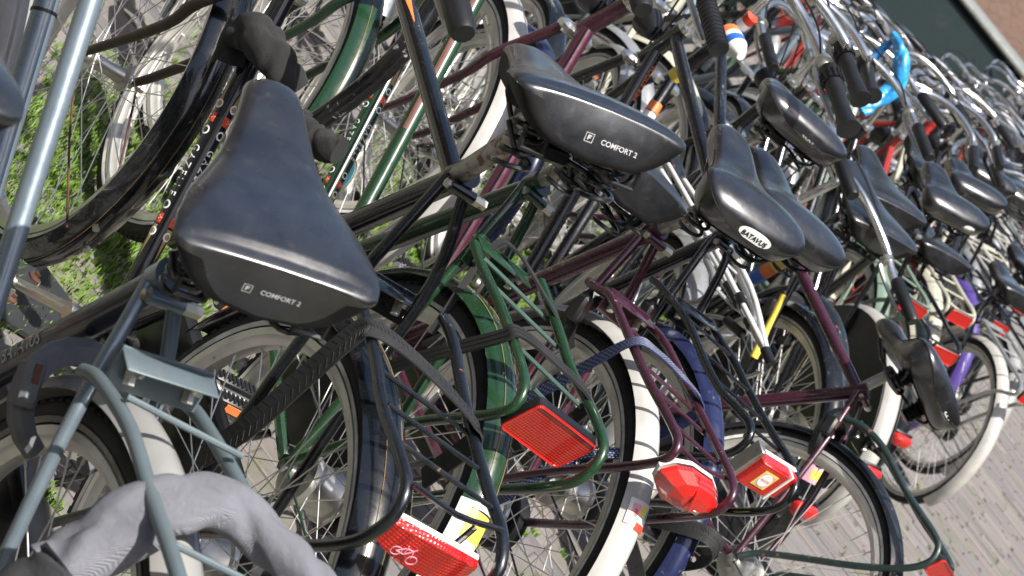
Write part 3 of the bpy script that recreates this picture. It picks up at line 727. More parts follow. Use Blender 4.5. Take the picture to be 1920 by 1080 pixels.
n1 = noise(t, 3, 6, .7, geo.outputs['Position']); n2 = noise(t, 60, 5, .7, geo.outputs['Position'])
base = mix(t, ramp(t, n1.outputs[0], [(.42, 0), (.58, 1)]).outputs[0], (.10, .093, .08), (.075, .09, .035)); base = mix(t, ramp(t, n2.outputs[0], [(.4, 0), (.8, .6)]).outputs[0], base, (.14, .125, .10))
t.links.new(base, b.inputs['Base Color']); b.inputs['Roughness'].default_value = .95; bump(t, b, n2.outputs[0], .8, .006); SOIL = m
# far paving, where single bricks can no longer be told apart
m, t, b = nodes('far_paving'); geo = t.nodes.new('ShaderNodeNewGeometry'); mp = t.nodes.new('ShaderNodeMapping'); mp.inputs['Rotation'].default_value = (0, 0, R(-41.4)); t.links.new(geo.outputs['Position'], mp.inputs[0])
bt = t.nodes.new('ShaderNodeTexBrick'); bt.inputs['Scale'].default_value = 5; bt.inputs['Brick Width'].default_value = 1.0; bt.inputs['Row Height'].default_value = .34; bt.inputs['Mortar Size'].default_value = .03
bt.inputs['Color1'].default_value = (.12, .11, .11, 1); bt.inputs['Color2'].default_value = (.18, .165, .155, 1); bt.inputs['Mortar'].default_value = (.09, .085, .06, 1); t.links.new(mp.outputs[0], bt.inputs['Vector'])
t.links.new(bt.outputs[0], b.inputs['Base Color']); b.inputs['Roughness'].default_value = .85; FARP = m
mb = MB(); mb.add([(-4, -6, -.0075), (5, -6, -.0075), (5, 4, -.0075), (-3, 9, -.0075), (-11, 12, -.0075), (-11, 6, -.0075)], [(0, 1, 2, 3, 4)]); build('ground', mb, SOIL, None, kind='structure')
mb = MB(); mb.add([(-300, -300, -.03), (300, -300, -.03), (300, 300, -.03), (-300, 300, -.03)], [(0, 1, 2, 3)]); build('paving', mb, FARP, None, kind='structure')
# bricks: rows run along PD, courses across; laid near, brick by brick
PD = Vector((math.cos(R(41.4)), math.sin(R(41.4)), 0)); PN = Vector((-PD.y, PD.x, 0)); BW, BL = .066, .205; JT = .007
def brick_mb(l, wd, h, seed):
    q = random.Random(seed); m = MB(); j = lambda s=.0012: q.uniform(-s, s); vs = []
    for z, k in ((-h, 0), (-.003, 0), (0, .004)):
        for sx, sy in ((-1, -1), (1, -1), (1, 1), (-1, 1)): vs.append((sx*(l/2-k)+j(), sy*(wd/2-k)+j(), z+j(.0008)))
    fs = [(i*4+k, i*4+(k+1) % 4, (i+1)*4+(k+1) % 4, (i+1)*4+k) for i in range(2) for k in range(4)]+[(8, 9, 10, 11)]
    return m.add(vs, fs)
BMESH = [brick_mb(BL-JT, BW-JT, .05, i).mesh('brick', BRICK, 20) for i in range(6)]
pav = bpy.data.objects.new('brick_path', None); scene.collection.objects.link(pav); pav['kind'] = 'structure'
import bmesh
def inframe(p, margin=1.04):
    q = p-CAM_LOC; z = -q.dot(-d_)*-1; zz = q.dot(d_)
    if zz < .2: return None
    f = 4148.; x = f*q.dot(X_)/zz; y = f*q.dot(Y_)/zz
    if abs(x) > 960*margin or abs(y) > 540*margin: return None
    return zz
ROFF = [random.Random(i).random() for i in range(97)]
angB = math.atan2(PD.y, PD.x); cand = []; far = []
for i in range(-120, 300):
    for k in range(-70, 60):
        p = PD*((k+ROFF[i % 97]+.013*((i*7+k*13) % 5))*BL)+PN*(i*BW)
        if p.x > 3 or p.x < -12.5 or p.y < -4 or p.y > 13.5: continue
        if Vector((p.x+.70, p.y+.12, 0)).length < .16: continue      # the rack's concrete foot
        zz = inframe(p, 1.15)
        if zz is None:
            if inframe(p, 2.2) and zz is None and (p-CAM_LOC).length < 7: far.append((p, 9))
            continue
        cand.append((zz, p))
cand.sort(key=lambda q: q[0])
q = random.Random(3)
for zz, p in cand[:290]:
    o = bpy.data.objects.new('brick', q.choice(BMESH)); scene.collection.objects.link(o); o.parent = pav
    o.location = (p.x, p.y, q.uniform(-.004, .003)); o.rotation_euler = (q.uniform(-.02, .02), q.uniform(-.012, .012), angB+q.uniform(-.012, .012))
mb = MB(); shades = []
for zz, p in [(c[0], c[1]) for c in cand[290:]]+[(9, f[0]) for f in far]:
    src = brick_mb(BL-JT, BW-JT, .04, q.randint(0, 99999)); a = angB+q.uniform(-.012, .012); ca, sa = math.cos(a), math.sin(a); dz = q.uniform(-.004, .003); tx, ty = q.uniform(-.02, .02), q.uniform(-.01, .01)
    n0 = len(src.v); mb.add([(p.x+v[0]*ca-v[1]*sa, p.y+v[0]*sa+v[1]*ca, v[2]+dz+v[1]*tx+v[0]*ty) for v in src.v], src.f); s_ = q.random(); shades += [s_]*n0
me = mb.mesh('bricks', BRICK, 20); at = me.attributes.new('shade', 'FLOAT', 'POINT'); at.data.foreach_set('value', shades); link('brick', me, pav, kind='stuff')
# grass and moss between and beyond the bricks
m, t, b = nodes('grass_blade'); geo = t.nodes.new('ShaderNodeNewGeometry'); n1 = noise(t, 30, 3, .6, geo.outputs['Position'])
t.links.new(mix(t, n1.outputs[0], (.06, .14, .012), (.17, .27, .035)), b.inputs['Base Color']); b.inputs['Roughness'].default_value = .55
b.inputs['Subsurface Weight'].default_value = 0.0; GRASS = m
def grass(n, area, h, seed, name='grass'):
    q = random.Random(seed); m = MB(); 
    cl = [area(q) for _ in range(n//22)]
    for c, s in cl:
        for _ in range(22):
            x, y = c[0]+q.gauss(0, s), c[1]+q.gauss(0, s*.8); a = q.uniform(0, 6.28); hh = h*q.uniform(.35, 1.2); l = q.uniform(.2, .9)*hh; wd = q.uniform(.001, .0026)
            dx, dy = math.cos(a), math.sin(a); px, py = -dy*wd, dx*wd
            m.add([(x-px, y-py, -.012), (x+px, y+py, -.012), (x+px*.8+dx*l*.35, y+py*.8+dy*l*.35, hh*.6), (x-px*.8+dx*l*.35, y-py*.8+dy*l*.35, hh*.6), (x+dx*l, y+dy*l, hh)], [(0, 1, 2, 3), (3, 2, 4)])
    return build(name, m, GRASS, None, 180, kind='stuff')
def area_front(q):
    y = q.uniform(-.9, 3.2); x = -.95-y*.62+q.gauss(0, .24)-.12; return (x, y), .035
grass(90000, area_front, .017, 5)
def area_joint(q):
    i = q.randint(-20, 26); k = q.uniform(-10, 16); p = PD*k*BL+PN*((i+.5)*BW); return (p.x, p.y), .006
grass(9000, area_joint, .014, 8)
def area_path(q):
    i = q.randint(-4, 110); p = PD*q.uniform(-12, 14)*BL*3+PN*((i+.5)*BW); return (p.x, p.y), .008
grass(7000, area_path, .015, 9)

# rack: concrete foot with a black steel plate, rails
CONC = plain('mossy_concrete', (.16, .17, .10), .9, 60, .7, .003, .45)
RM = paint('rack_black_steel', (.022, .024, .027), .66, (.10, .05, .03), .5, .1, .5)
rk = bpy.data.objects.new('bike_rack', None); scene.collection.objects.link(rk); rk.location = (-.62, -.15, 0)
rk['label'] = 'black steel rack foot with rusty bolts on a mossy concrete tile'; rk['category'] = 'bike rack'
mb = MB(); box(mb, (-.02, .03, -.028), (.26, .30, .06), Matrix.Rotation(angB, 3, 'Z'), .004); build('concrete_tile', mb, CONC, rk)
mb = MB(); P0 = [(-.105, -.02), (.012, .088), (.16, .02), (.16, -.17)]; mb.add([(x, y, z) for z in (.0035, .012) for x, y in P0], [(3, 2, 1, 0), (4, 5, 6, 7)]+[(k, (k+1) % 4, 4+(k+1) % 4, 4+k) for k in range(4)]); build('base_plate', mb, RM, rk)
for x, y in ((-.015, -.03), (.035, .045), (.09, -.10)):
    mb = MB(); lathe(mb, [(.013, .012), (.013, .0155), (.009, .018), (0, .018), (0, .012)], (x, y, 0), 16, axis='z'); box(mb, (x, y, .021), (.011, .007, .006), Matrix.Rotation(.7, 3, 'Z')); build('bolt', mb, M_['rust'], rk)

# ------------------------------------------------------------------ the bicycles
OUT = {}
G1 = 'bicycles parked close together in the rack'
U = [('COMFORT 2', .0098)]
def comfort_text(y0=.004, z=.019, s=1.0):
    rt = (0, -1, 0); up = (0, 0, 1); dn = (1, 0, 0)
    return [('BOX', (.0062*s, .0062*s), M_['greyprint'], (-.14, y0+.0, z), rt, up, dn, 0, .0006), ('COMFORT 2', .0100*s, M_['greyprint'], (-.14, y0-.046*s, z), rt, up, dn, .012, .0006)]
def mk(key, *a, **k):
    r = bike('bicycle', *a, **k); OUT[key] = r; return r
mk('B1', 'silver-blue step-through bicycle with grey-white rear mudguard and grey cloth over its carrier', G1, (0.849, -0.686, 0.026, 0.255), near=2, frame='silverblue', seat_tube='navy', fmat='greywhite', fw=.029, cmat='greyblue',
   C=(.235, .772), BB=(.50, .314), ht=((.925, .80), (.865, .96)), tubes=[((.925, .795), (.50, .314)), ((.885, .955), (.449, .411))], stays=[[(.134, .048, .62)], [(.190, .044, .68), (.13, .05, .58)]], sh=.158, pitch=-.125, syaw=-.157, roll=-.15, ws=.92, soff=(.048, -.024, -.004), stext=comfort_text(.022, .018, .72),
   near_path=[(.158, .695), (.125, .715), (.031, .743), (-.063, .751), (-.158, .761), (-.28, .765), (-.33, .745), (-.33, .70), (-.22, .58)], far_path=[(.165, .690), (.13, .705), (.05, .726), (-.06, .748), (-.2, .765), (-.30, .765), (-.34, .745), (-.34, .70), (-.22, .58)],
   lock=(.232, .587, R(45)), lockmat=P_['greyblue'] if 0 else plain('lock_grey_plastic', (.085, .09, .10), .5, 300, .2, .0004), refl='rect', grip=(.515, 1.03), post='blacksteel', cz=.752, endx=-.33, fa=(-5, 205), crank_a=80, cbars=(.06, -.12, -.24), stripe='stripe_old', seat_tr=.0175, R1=.370)
M_['rusty'] = metal('rusty_chrome', (.42, .40, .37), .35, .50, (.20, .09, .05))
mk('B2', 'black high-framed bicycle with chevron rubber strap on its scratched carrier', G1, (0.394, -0.326, -0.037, 0.126), near=2, frame='black', cmat='blackworn', C=(.174, .908), BB=(.545, .262), style='mens',
   ht=((.850, .770), (.775, .965)), tubes=[((.846, .760), (.545, .262)), ((.775, .945), (.165, .900))], stays=[[(.116, .045, .747), (.109, .048, .658)], [(.120, .045, .79), (.061, .047, .592)]], sh=.150, pitch=.25, roll=-.25, syaw=-.16, ws=1.0, soff=(-.045, .045, .048), stext=comfort_text(.012, .012, .85), post='rusty',
   near_path=[(.095, .776), (.068, .758), (-.045, .757), (-.139, .746), (-.22, .748), (-.271, .745), (-.294, .718), (-.288, .675), (-.266, .636), (-.214, .576), (-.10, .47)], far_path=[(.085, .772), (.04, .775), (-.061, .762), (-.139, .756), (-.218, .752), (-.286, .750), (-.325, .725), (-.318, .670), (-.25, .60), (-.12, .48)],
   yr=.07, cbars=(-.085, -.150, -.215), refl=None, grip=(.56, 1.12), fork='rustbrown', fhub=(1.13, .36), R1=.366, line='gold', crank_a=-30, ffa=(45, 223), fw=.035, cz=.755, endx=-.28, post_r=.0135)
mk('B3', 'dark green step-through bicycle with large rectangular red reflector', G1, (0.073, -0.041, -0.060, 0.019), near=2, frame='green', fw=.029, barmat='greenlight', C=(.222, .847), BB=(.475, .37),
   ht=((.875, .835), (.815, .99)), tubes=[((.870, .852), (.44, .346)), ((.815, .99), (.395, .466))], stays=[[(.185, .03, .812), (.118, .045, .645), (.070, .05, .515)], [(.20, .036, .78), (.16, .045, .70), (.10, .05, .56)]], sh=.125, pitch=.12, ws=.94, soff=(.022, .0, .0),
   near_path=[(.119, .756), (.062, .755), (-.018, .760), (-.088, .761), (-.156, .759), (-.200, .753), (-.218, .730), (-.206, .70), (-.177, .661), (-.119, .588), (-.074, .508)], far_path=[(.118, .775), (.086, .775), (.001, .773), (-.077, .769), (-.152, .774), (-.211, .776), (-.25, .770), (-.268, .744), (-.263, .708), (-.225, .652), (-.15, .56)],
   yr=.065, cbars=(.072, .005, -.125), refl=None, grip=(.58, 1.13), R1=.370, line='gold', crank_a=178, cz=.764, endx=-.215, fhub=(1.08, .38), post='rusty', gripkind='rib')
mk('B4', 'aubergine bicycle with white mudguard and blue woven strap on its carrier', G1, (-0.182, 0.471, -0.062, 0.061), near=2, frame='mauve', fmat='white', fw=.028, cmat='purple', C=(.245, .846), BB=(.50, .30),
   ht=((.855, .90), (.815, 1.00)), tubes=[((.850, .905), (.50, .30))], stays=[[(.154, .045, .635)], [(.205, .045, .724)]], sh=.158, pitch=-.13, roll=-.12, syaw=-.10, soff=(-.005, .003, .014), skind='gel', ws=.96,
   stext=[('BADGE', (.034, .0115), M_['white'], (-.14, .0, .022), (0, -1, 0), (0, 0, 1), (1, 0, 0), 0, .0005), ('BATAVUS', .0125, M_['plastic'], (-.14, .0, .0195), (0, -1, 0), (0, 0, 1), (1, 0, 0), .03, .0012)],
   near_path=[(.185, .725), (.150, .737), (.106, .752), (-.018, .753), (-.113, .754), (-.226, .761), (-.262, .757), (-.273, .738), (-.26, .707), (-.21, .64), (-.134, .55)], far_path=[(.19, .734), (.135, .745), (.08, .757), (-.008, .76), (-.106, .763), (-.213, .766), (-.276, .765), (-.306, .751), (-.306, .717), (-.276, .673), (-.214, .593), (-.144, .5)],
   cbars=(.03, -.07, -.125, -.20), refl=None, grip=(.46, 1.165), gripkind='ergo', R1=.384, tyre_r=.358, crank_a=120, cz=.757, endx=-.265, lock=(.15, .675, R(65)), line=None, fhub=(1.10, .42), ffa=(38, 215), post='rusty')
mk('B5', 'black high-framed bicycle with dark blue rear mudguard and stickered square red lamp', G1, (-0.446, 0.866, -0.029, 0.091), near=2, frame='black', fmat='blue', fw=.026, cmat='black', C=(.242, .86), BB=(.485, .291), style='mens',
   ht=((.826, .90), (.805, 1.0)), tubes=[((.826, .944), (.485, .291)), ((.831, .980), (.235, .865))], sh=.13, pitch=-.04, skind='gel', ws=1.02,
   near_path=[(.218, .72), (.175, .732), (.067, .747), (-.046, .743), (-.13, .746), (-.19, .760), (-.235, .768), (-.261, .756), (-.264, .723), (-.241, .682), (-.18, .617), (-.105, .528)], far_path=[(.152, .739), (.088, .742), (.023, .748), (-.048, .747), (-.155, .75), (-.248, .757), (-.286, .754), (-.315, .734), (-.315, .69), (-.25, .61), (-.12, .49)],
   cbars=(.07, -.03, -.11, -.19), refl=None, grip=(.60, 1.165), gripkind='ergo', R1=.370, crank_a=60, cz=.750, endx=-.25, lock=(.16, .66, R(65)), post='alu')
mk('B6', 'aubergine bicycle leaning away with ribbed spring boots under its black saddle', G1, (-0.661, 1.53, 0.17, -0.218), near=2, frame='purple', fmat='navy', cmat='darkteal', C=(.234, .776), BB=(.501, .295), style='mens',
   ht=((.83, .74), (.775, .88)), tubes=[((.83, .74), (.50, .295)), ((.79, .825), (.235, .772))], stays=[[(.13, .045, .621)], None], sh=.125, pitch=.04, skind='gel', boots=True, roll=.10, syaw=-.28, soff=(.045, 0, .006), ws=1.12,
   stext=[('Safari', .014, M_['white'], (-.14, -.045, .012), (0, -1, 0), (0, 0, 1), (1, 0, 0), .02, .0006)],
   near_path=[(.162, .714), (.118, .739), (.046, .752), (-.074, .744), (-.185, .747), (-.222, .738), (-.238, .705), (-.219, .652), (-.158, .568), (-.03, .42)], far_path=[(.15, .72), (.118, .739), (.046, .750), (-.074, .744), (-.185, .747), (-.222, .738), (-.238, .705), (-.219, .652), (-.158, .568), (-.03, .42)],
   refl='rect', grip=(.50, .98), R1=.360, crank_a=30, cz=.744, endx=-.222, lock=(.17, .66, R(60)), post='alu', kick=False)
OUT['B6'][0]
far_specs = [
 ('S7', 'black bicycle with pale-lettered saddle turned a little across the row', (-1.064, 1.249, -.288, .116), dict(frame='black', sh=.184, pitch=.069, skind='gel', ws=1.08, near=1, lock=(.16, .62, R(62)), gripkind='ergo', grip=(.55, 1.13), style='mens', post='rusty', cmat='silver', fmat='silver', ht=((.81, .80), (.745, .985)), refl=None,
   stext=[('PROFIL', .0145, M_['greyprint'], (-.14, -.012, .010), (0, -1, 0), (0, 0, 1), (1, 0, 0), .01, .0006)])),
 ('S8', 'black bicycle with red lamp on its black rear mudguard', (-1.396, 2.131, -.067, .239), dict(frame='black', lock=(.16, .62, R(62)), C=(.25, .856), sh=.109, pitch=-.12, ws=1.05, near=1, refl='fender', has_carrier=False, grip=(.50, 1.08), post='chrome')),
 ('S9', 'black bicycle with dark navy rear mudguard and red mudguard lamp', (-1.64, 2.4, -.136, .284), dict(frame='black', fmat='navy', C=(.25, .885), sh=.114, pitch=-.068, near=1, refl='fender', has_carrier=False, steer=.5, grip=(.52, 1.10))),
 ('S10', 'black bicycle with white rear mudguard, coat guard and an oval white badge on its saddle', (-2.013, 3.016, -.181, .299), dict(frame='black', fmat='white', has_carrier=False, coat=True, C=(.25, .93), sh=.148, pitch=-.075, refl='fender', skind='gel', ws=1.07, near=1, grip=(.55, 1.12), steer=-.3,
   stext=[('BADGE', (.020, .0115), M_['white'], (-.14, -.045, .012), (0, -1, 0), (0, 0, 1), (1, 0, 0), 0, .0005), ('GILD', .012, M_['greyprint'], (-.14, -.045, .012), (0, -1, 0), (0, 0, 1), (1, 0, 0), .01, .0012)])),
 ('S10b', 'pale green bicycle behind the oval-badged saddle', (-2.627, 3.297, -.174, .158), dict(frame='palegreen', sh=.141, pitch=-.09, steer=.25, grip=(.56, 1.10))),
 ('S11', 'black bicycle with rust-spotted black carrier and red reflector at its end', (-2.538, 3.638, -.237, .33), dict(frame='black', cmat='blackworn', fmat='cream', C=(.25, .955), sh=.155, pitch=.03, near=1, steer=-.15, grip=(.55, 1.13), skind='gel')),
 ('S12', 'cream bicycle with cream carrier near the right edge', (-3.228, 4.313, -.235, .295), dict(frame='cream', cmat='cream', C=(.25, .955), sh=.155, pitch=-.07, skind='gel', steer=.4, grip=(.57, 1.12), lamp=True)),
 ('S13', 'dark bicycle with violet mudguards behind the cream bicycle', (-3.707, 4.992, -.18, .268), dict(frame='black', fmat='violet', C=(.25, .95), sh=.16, pitch=-.09, skind='gel', steer=-.4, grip=(.54, 1.12))),
]
far_specs += [
 ('E1', 'dark red bicycle with dark navy rear mudguard near the right edge', (-2.52, 3.60, -.2, .27), dict(frame='red', fmat='navy', refl='fender', has_carrier=False, C=(.25, .78), sh=.08)),
 ('E2', 'black bicycle with white rear mudguard and silver carrier at the right edge', (-3.05, 4.62, -.2, .25), dict(frame='black', fmat='white', cmat='silver', C=(.25, .80), sh=.08, endx=-.32)),
 ('E3', 'dark teal bicycle with grey-white mudguards at the right edge behind the cream one', (-3.55, 5.15, -.15, .22), dict(frame='darkteal', fmat='greywhite', cmat='black', C=(.25, .82), sh=.1)),
]
for key, lab, pose, kw in far_specs:
    kw.setdefault('near', 0); mk(key, lab, G1, pose, **kw)
COMBO = set()
fr = ['black', 'navy', 'silver', 'black', 'red', 'darkteal', 'palegreen', 'black', 'blue', 'purple', 'black', 'cream', 'silverblue', 'black']
q = random.Random(11); y = 5.55; k = 0
while y < 13.4:
    x = -3.62-.92*(y-4.73)+q.uniform(-.18, .18); sp = q.uniform(.42, .6)
    nice = lambda c: c.replace('darkteal', 'dark teal').replace('palegreen', 'pale green').replace('silverblue', 'silver-blue')
    for _ in range(60):
        f_, m_, c_ = fr[k % 14], q.choice(['black', 'white', 'navy', 'silver', fr[k % 14]]), q.choice(['black', 'cream', 'silver', 'white'])
        if (f_, m_, c_) not in COMBO: break
    COMBO.add((f_, m_, c_))
    mk('F%d' % k, 'small blurred %s bicycle far along the row, with %s mudguards and %s carrier' % (nice(f_), nice(m_), c_), 'blurred bicycles at the far end of the row', (x, y, q.uniform(-.3, .1), q.uniform(.1, .28)), near=0, frame=f_, fmat=m_, cmat=c_, sh=q.uniform(.13, .2), pitch=q.uniform(-.1, .1), skind=q.choice(['gel', 'comfort']), steer=q.uniform(-.6, .6), grip=(q.uniform(.5, .6), q.uniform(1.05, 1.16)), style=q.choice(['ladies', 'mens']), barkind=q.choice(['city', 'wide']))
    y += sp; k += 1
# the near neighbour whose saddle edge enters at the left, and the facing row whose front wheels show between the frames
mk('B0', 'bicycle whose dark grey saddle edge enters the picture at the far left', G1, (0.945, -1.165, .026, .255), near=1, frame='navy', C=(.235, .772), BB=(.50, .314), sh=.16, pitch=-.087, refl=None, grip=(.60, 1.03))
fo = [('black', 'silver', .20, 0), ('navy', 'white', .62, .3), ('silver', 'black', 1.05, -.2), ('darkteal', 'silver', 1.5, .1), ('cream', 'cream', 1.95, .25), ('black', 'black', 2.45, -.3), ('silverblue', 'silver', 2.95, .1), ('green', 'black', 3.5, .2), ('red', 'silver', 4.2, -.1), ('red', 'black', 4.9, .15), ('black', 'white', 5.6, .1), ('navy', 'black', 6.4, .1)]
for k, (f_, m2, y, stt) in enumerate(fo):
    fx = -1.28-.66*y; nm = {'silverblue': 'silver-blue', 'navy': 'dark navy', 'darkteal': 'dark teal'}.get(f_, f_)
    mk('O%d' % k, 'facing-row bicycle with %s mudguards and %s frame, its front wheel towards the main row' % (m2, nm), 'bicycles of the facing row, front wheels towards the main row', (fx-1.10, y, PI+.05, .05 if k % 2 else -.04), near=1 if k < 4 else 0, frame=f_, fmat=m2, steer=stt, grip=(.55, 1.06), lamp=False)

# ------------------------------------------------------------------ details on single bicycles
def rootrot(key): return OUT[key][0].matrix_world.to_3x3()
def wnormal(key, p, left=0.0):
    """outward normal (bike frame) that faces the camera side, turned by 'left' radians across the picture"""
    root = OUT[key][0]; wp = root.matrix_world @ Vector(p); v = (CAM_LOC-wp).normalized()
    return rootrot(key).transposed() @ v
def deco_text(key, part, s, p, axis, r, size, mat, turn, bold=.01, sx=1.0):
    n = wnormal(key, p); a = Vector(axis).normalized(); n = (n-a*n.dot(a)).normalized(); n = Matrix.Rotation(turn, 3, a) @ n
    m = MB(); tube_text(m, s, p, a, n, r, size, bold, sx); build('lettering', m, mat, part)
def deco_patch(key, part, p, axis, r, l, w_, mat, turn, nm='stripe_decal', shape=None, off=.0006):
    n = wnormal(key, p); a = Vector(axis).normalized(); n = (n-a*n.dot(a)).normalized(); n = Matrix.Rotation(turn, 3, a) @ n
    m = MB(); tube_patch(m, p, a, n, r, l, w_, off, shape=shape); build(nm, m, mat, part)
def on_tube(p, q, z):   # point of the tube axis at height z
    t = (z-p.z)/(q.z-p.z); return p.lerp(q, t)
for key, zc, zs, zt, ts in (('B2', .486, (.562, .418), (.60, .385), -.75), ('B3', .585, (.648, .522), (.69, .49), -.75)):
    (p, q, o) = OUT[key][1][0]; ax = (q-p).normalized(); r = .0155
    c0 = on_tube(p, q, zc); k_ = .84 if key == 'B3' else 1.0
    for turn in (ts, .95):
        deco_text(key, o, 'G A Z E L L E', c0, ax, r, .0185*k_, M_['white'], turn, .012, .80)
        for z in zs:
            c1 = on_tube(p, q, z)
            for dx in (-.022*k_, .022*k_): deco_text(key, o, 'O', c1+ax*dx, ax, r, .019*k_, M_['white'], turn, .02)
            deco_patch(key, o, c1, ax, r, .015*k_, .013*k_, M_['red'], turn)
            deco_text(key, o, '^', c1-ax*.001, ax, r, .016*k_, M_['white'], turn, .02)
        for z, sgn in zip(zt, (1, -1)):
            c1 = on_tube(p, q, z); deco_patch(key, o, c1, ax, r, .055*k_, .010, M_['gold'], turn, shape=(lambda t, g=sgn: (t if g > 0 else 1-t)))
    if key == 'B3':
        (p2, q2, o2) = OUT[key][1][1]; deco_patch(key, o2, p2.lerp(q2, .40), q2-p2, .0138, .26, .008, M_['pink'] if 0 else plain('rose_stripe', (.15, .065, .05), .5), .25, off=.0005)
(p, q, o) = OUT['B2'][1][1]; ax = (q-p).normalized(); c0 = p.lerp(q, .41)
deco_patch('B2', o, c0, ax, .0138, .055, .0085, M_['orange'], -.35, shape=lambda t: 1-t*.9)
for k in (-1, 0, 1): deco_patch('B2', o, c0-ax*.05, ax, .0138, .035, .0012, M_['white'], -.35+k*.17)
st1 = OUT['B1'][0]; seat = [c for c in st1.children if c.name.startswith('seat_tube')][0]
a = Vector((.235-.50, 0, .772-.314)).normalized(); deco_text('B1', seat, 'BATAVUS', Vector((.366, 0, .545)), a, .0175, .022, M_['greyprint'], -.75, .004, .92)
(p, q, o) = OUT['B1'][1][1]; deco_text('B1', o, 'BATAVUS', p.lerp(q, .27), q-p, .0138, .018, M_['greyprint'], -.8, -.004, .9)
(p, q, o) = OUT['B5'][1][0]; deco_text('B5', o, 'VOGUE elite', on_tube(p, q, .86), q-p, .0155, .016, M_['orange'], -.8, .01)
seat = [c for c in OUT['B4'][0].children if c.name.startswith('seat_tube')][0]
a = Vector((.245-.50, 0, .846-.30)).normalized(); deco_text('B4', seat, 'C M', Vector((.333, 0, .665)), a, .0158, .020, M_['gold'], -.5, .03)

def child(key, name): return [c for c in OUT[key][0].children if c.name.startswith(name)][0]
def fender_patch(key, a0, a1, y0, y1, mat, off=.0008, nm='sticker', rad=.370, hub=(0, .35), part='rear_fender', half=.031, flat=.012):
    m = MB(); ns = 8; na = 10; vs = []; fs = []
    for i in range(na+1):
        a = R(a0+(a1-a0)*i/na)
        for k in range(ns+1):
            y = y0+(y1-y0)*k/ns; t = y/half; rr = rad-flat*1.6*(abs(t)**2.2)+off; vs.append((rr*math.cos(a), y, rr*math.sin(a)))
    for i in range(na):
        for k in range(ns): fs.append((i*(ns+1)+k, i*(ns+1)+k+1, (i+1)*(ns+1)+k+1, (i+1)*(ns+1)+k))
    m.add(vs, fs); build(nm, m, mat, child(key, part))
# green bicycle: white plate with a yellow sticker low on the mudguard
fender_patch('B3', 136, 162, -.031, .031, M_['whitepl'], .0008, 'reflective_plate'); fender_patch('B3', 137.2, 144, -.024, .018, M_['yellow'], .0016)
fender_patch('B3', 137.2, 137.6, -.024, .018, M_['plastic'], .002, 'sticker_edge')
# white mudguard: coloured picture sticker
for (a0, a1, y0, y1, mk_) in ((131, 137.5, -.026, .022, 'whitepl'), (132.2, 134.6, .004, .017, 'pink'), (133.4, 135.4, .007, .013, 'red'), (131.9, 134.6, -.010, .002, 'yellow'), (132.6, 134.6, -.021, -.013, 'cyan'), (135.3, 135.9, .002, .014, 'cyan'), (136.3, 138.2, -.030, .004, 'red')):
    fender_patch('B4', a0, a1, y0, y1, M_[mk_], .0007+.0005*(mk_ != 'whitepl'), rad=.384)
fender_patch('B5', 134, 138, -.028, .0, M_['yellow'], .0008); fender_patch('B5', 135, 136.6, -.022, -.008, M_['green'], .0013)
for a_ in (151, 156):
    m = MB(); rod(m, (.371*math.cos(R(a_)), -.012, .371*math.sin(R(a_))), (.376*math.cos(R(a_)), -.012, .376*math.sin(R(a_))), .005, 8); build('mudguard_bolt', m, M_['bolt'], child('B5', 'rear_fender'))
for a_, y_ in ((193, .006), (201, -.014)):
    m = MB(); rod(m, (.360*math.cos(R(a_)), y_, .360*math.sin(R(a_))), (.367*math.cos(R(a_)), y_, .367*math.sin(R(a_))), .0058, 10); build('mudguard_bolt', m, M_['bolt'], child('B2', 'front_fender'))

# wing-shaped reflector of the black bicycle, with a small bicycle sign
e = bpy.data.objects.new('rear_reflector', None); scene.collection.objects.link(e); e.parent = OUT['B2'][0]; e.location = (-.298, 0, .694); e.rotation_euler = (0, -.15, R(-4))
def wing(sx, grow, x0, th):
    m = MB(); n = 16; vs = []
    for i in range(n+1):
        t = -1+2*i/n; y = t*(.062+grow); top = .029+grow-.010*t*t; bot = -.026-grow+.006*t*t; b_ = -.012*(1-t*t)
        for (zz, xx) in ((bot, x0+b_+th), (top, x0+b_+th), (top-.004, x0+b_-.0), (bot+.003, x0+b_-.0)): vs.append((xx*sx, y, zz))
    fs = [(i*4+k, i*4+(k+1) % 4, (i+1)*4+(k+1) % 4, (i+1)*4+k) for i in range(n) for k in range(4)]+[(0, 1, 2, 3), (n*4+3, n*4+2, n*4+1, n*4)]
    return m.add(vs, fs)
build('lens', wing(1, 0, 0, .010), M_['refl'], e); build('housing', wing(1, .0015, .009, .008), M_['whitepl'], e)
m = MB()
for (cy, cz) in ((.044, -.004), (.022, -.004)):
    pts = [(-.0135-.001*(cy < .03)-.006*(1-(cy/.062)**2)+.001, cy+.0065*math.cos(a), cz+.0065*math.sin(a)) for a in [2*PI*k/16 for k in range(16)]]; tube(m, pts, .0006, 4, closed=True)
fx_ = -.0155
for a_, b_ in (((.044, -.004), (.036, .006)), ((.036, .006), (.027, .006)), ((.027, .006), (.022, -.004)), ((.036, .006), (.033, -.004)), ((.033, -.004), (.044, -.004)), ((.033, -.004), (.027, .006)), ((.036, .006), (.037, .010)), ((.027, .006), (.025, .011))): rod(m, (fx_, a_[0], a_[1]), (fx_, b_[0], b_[1]), .0007, 4)
build('bicycle_symbol', m, M_['pink'], e)
for s__ in (-1, 1):
    m = MB(); rod(m, (.018, s__*.03, 0), (.045, s__*.05, .03), .004, 8); build('bracket', m, M_['blacksteel'], e)
rect_reflector(OUT['B3'][0], (-.226, .733), .126, .076, -.30)
e = bpy.data.objects.new('tail_lamp', None); scene.collection.objects.link(e); e.parent = OUT['B4'][0]; e.location = (-.280, -.004, .712); e.rotation_euler = (0, -.2, R(3))
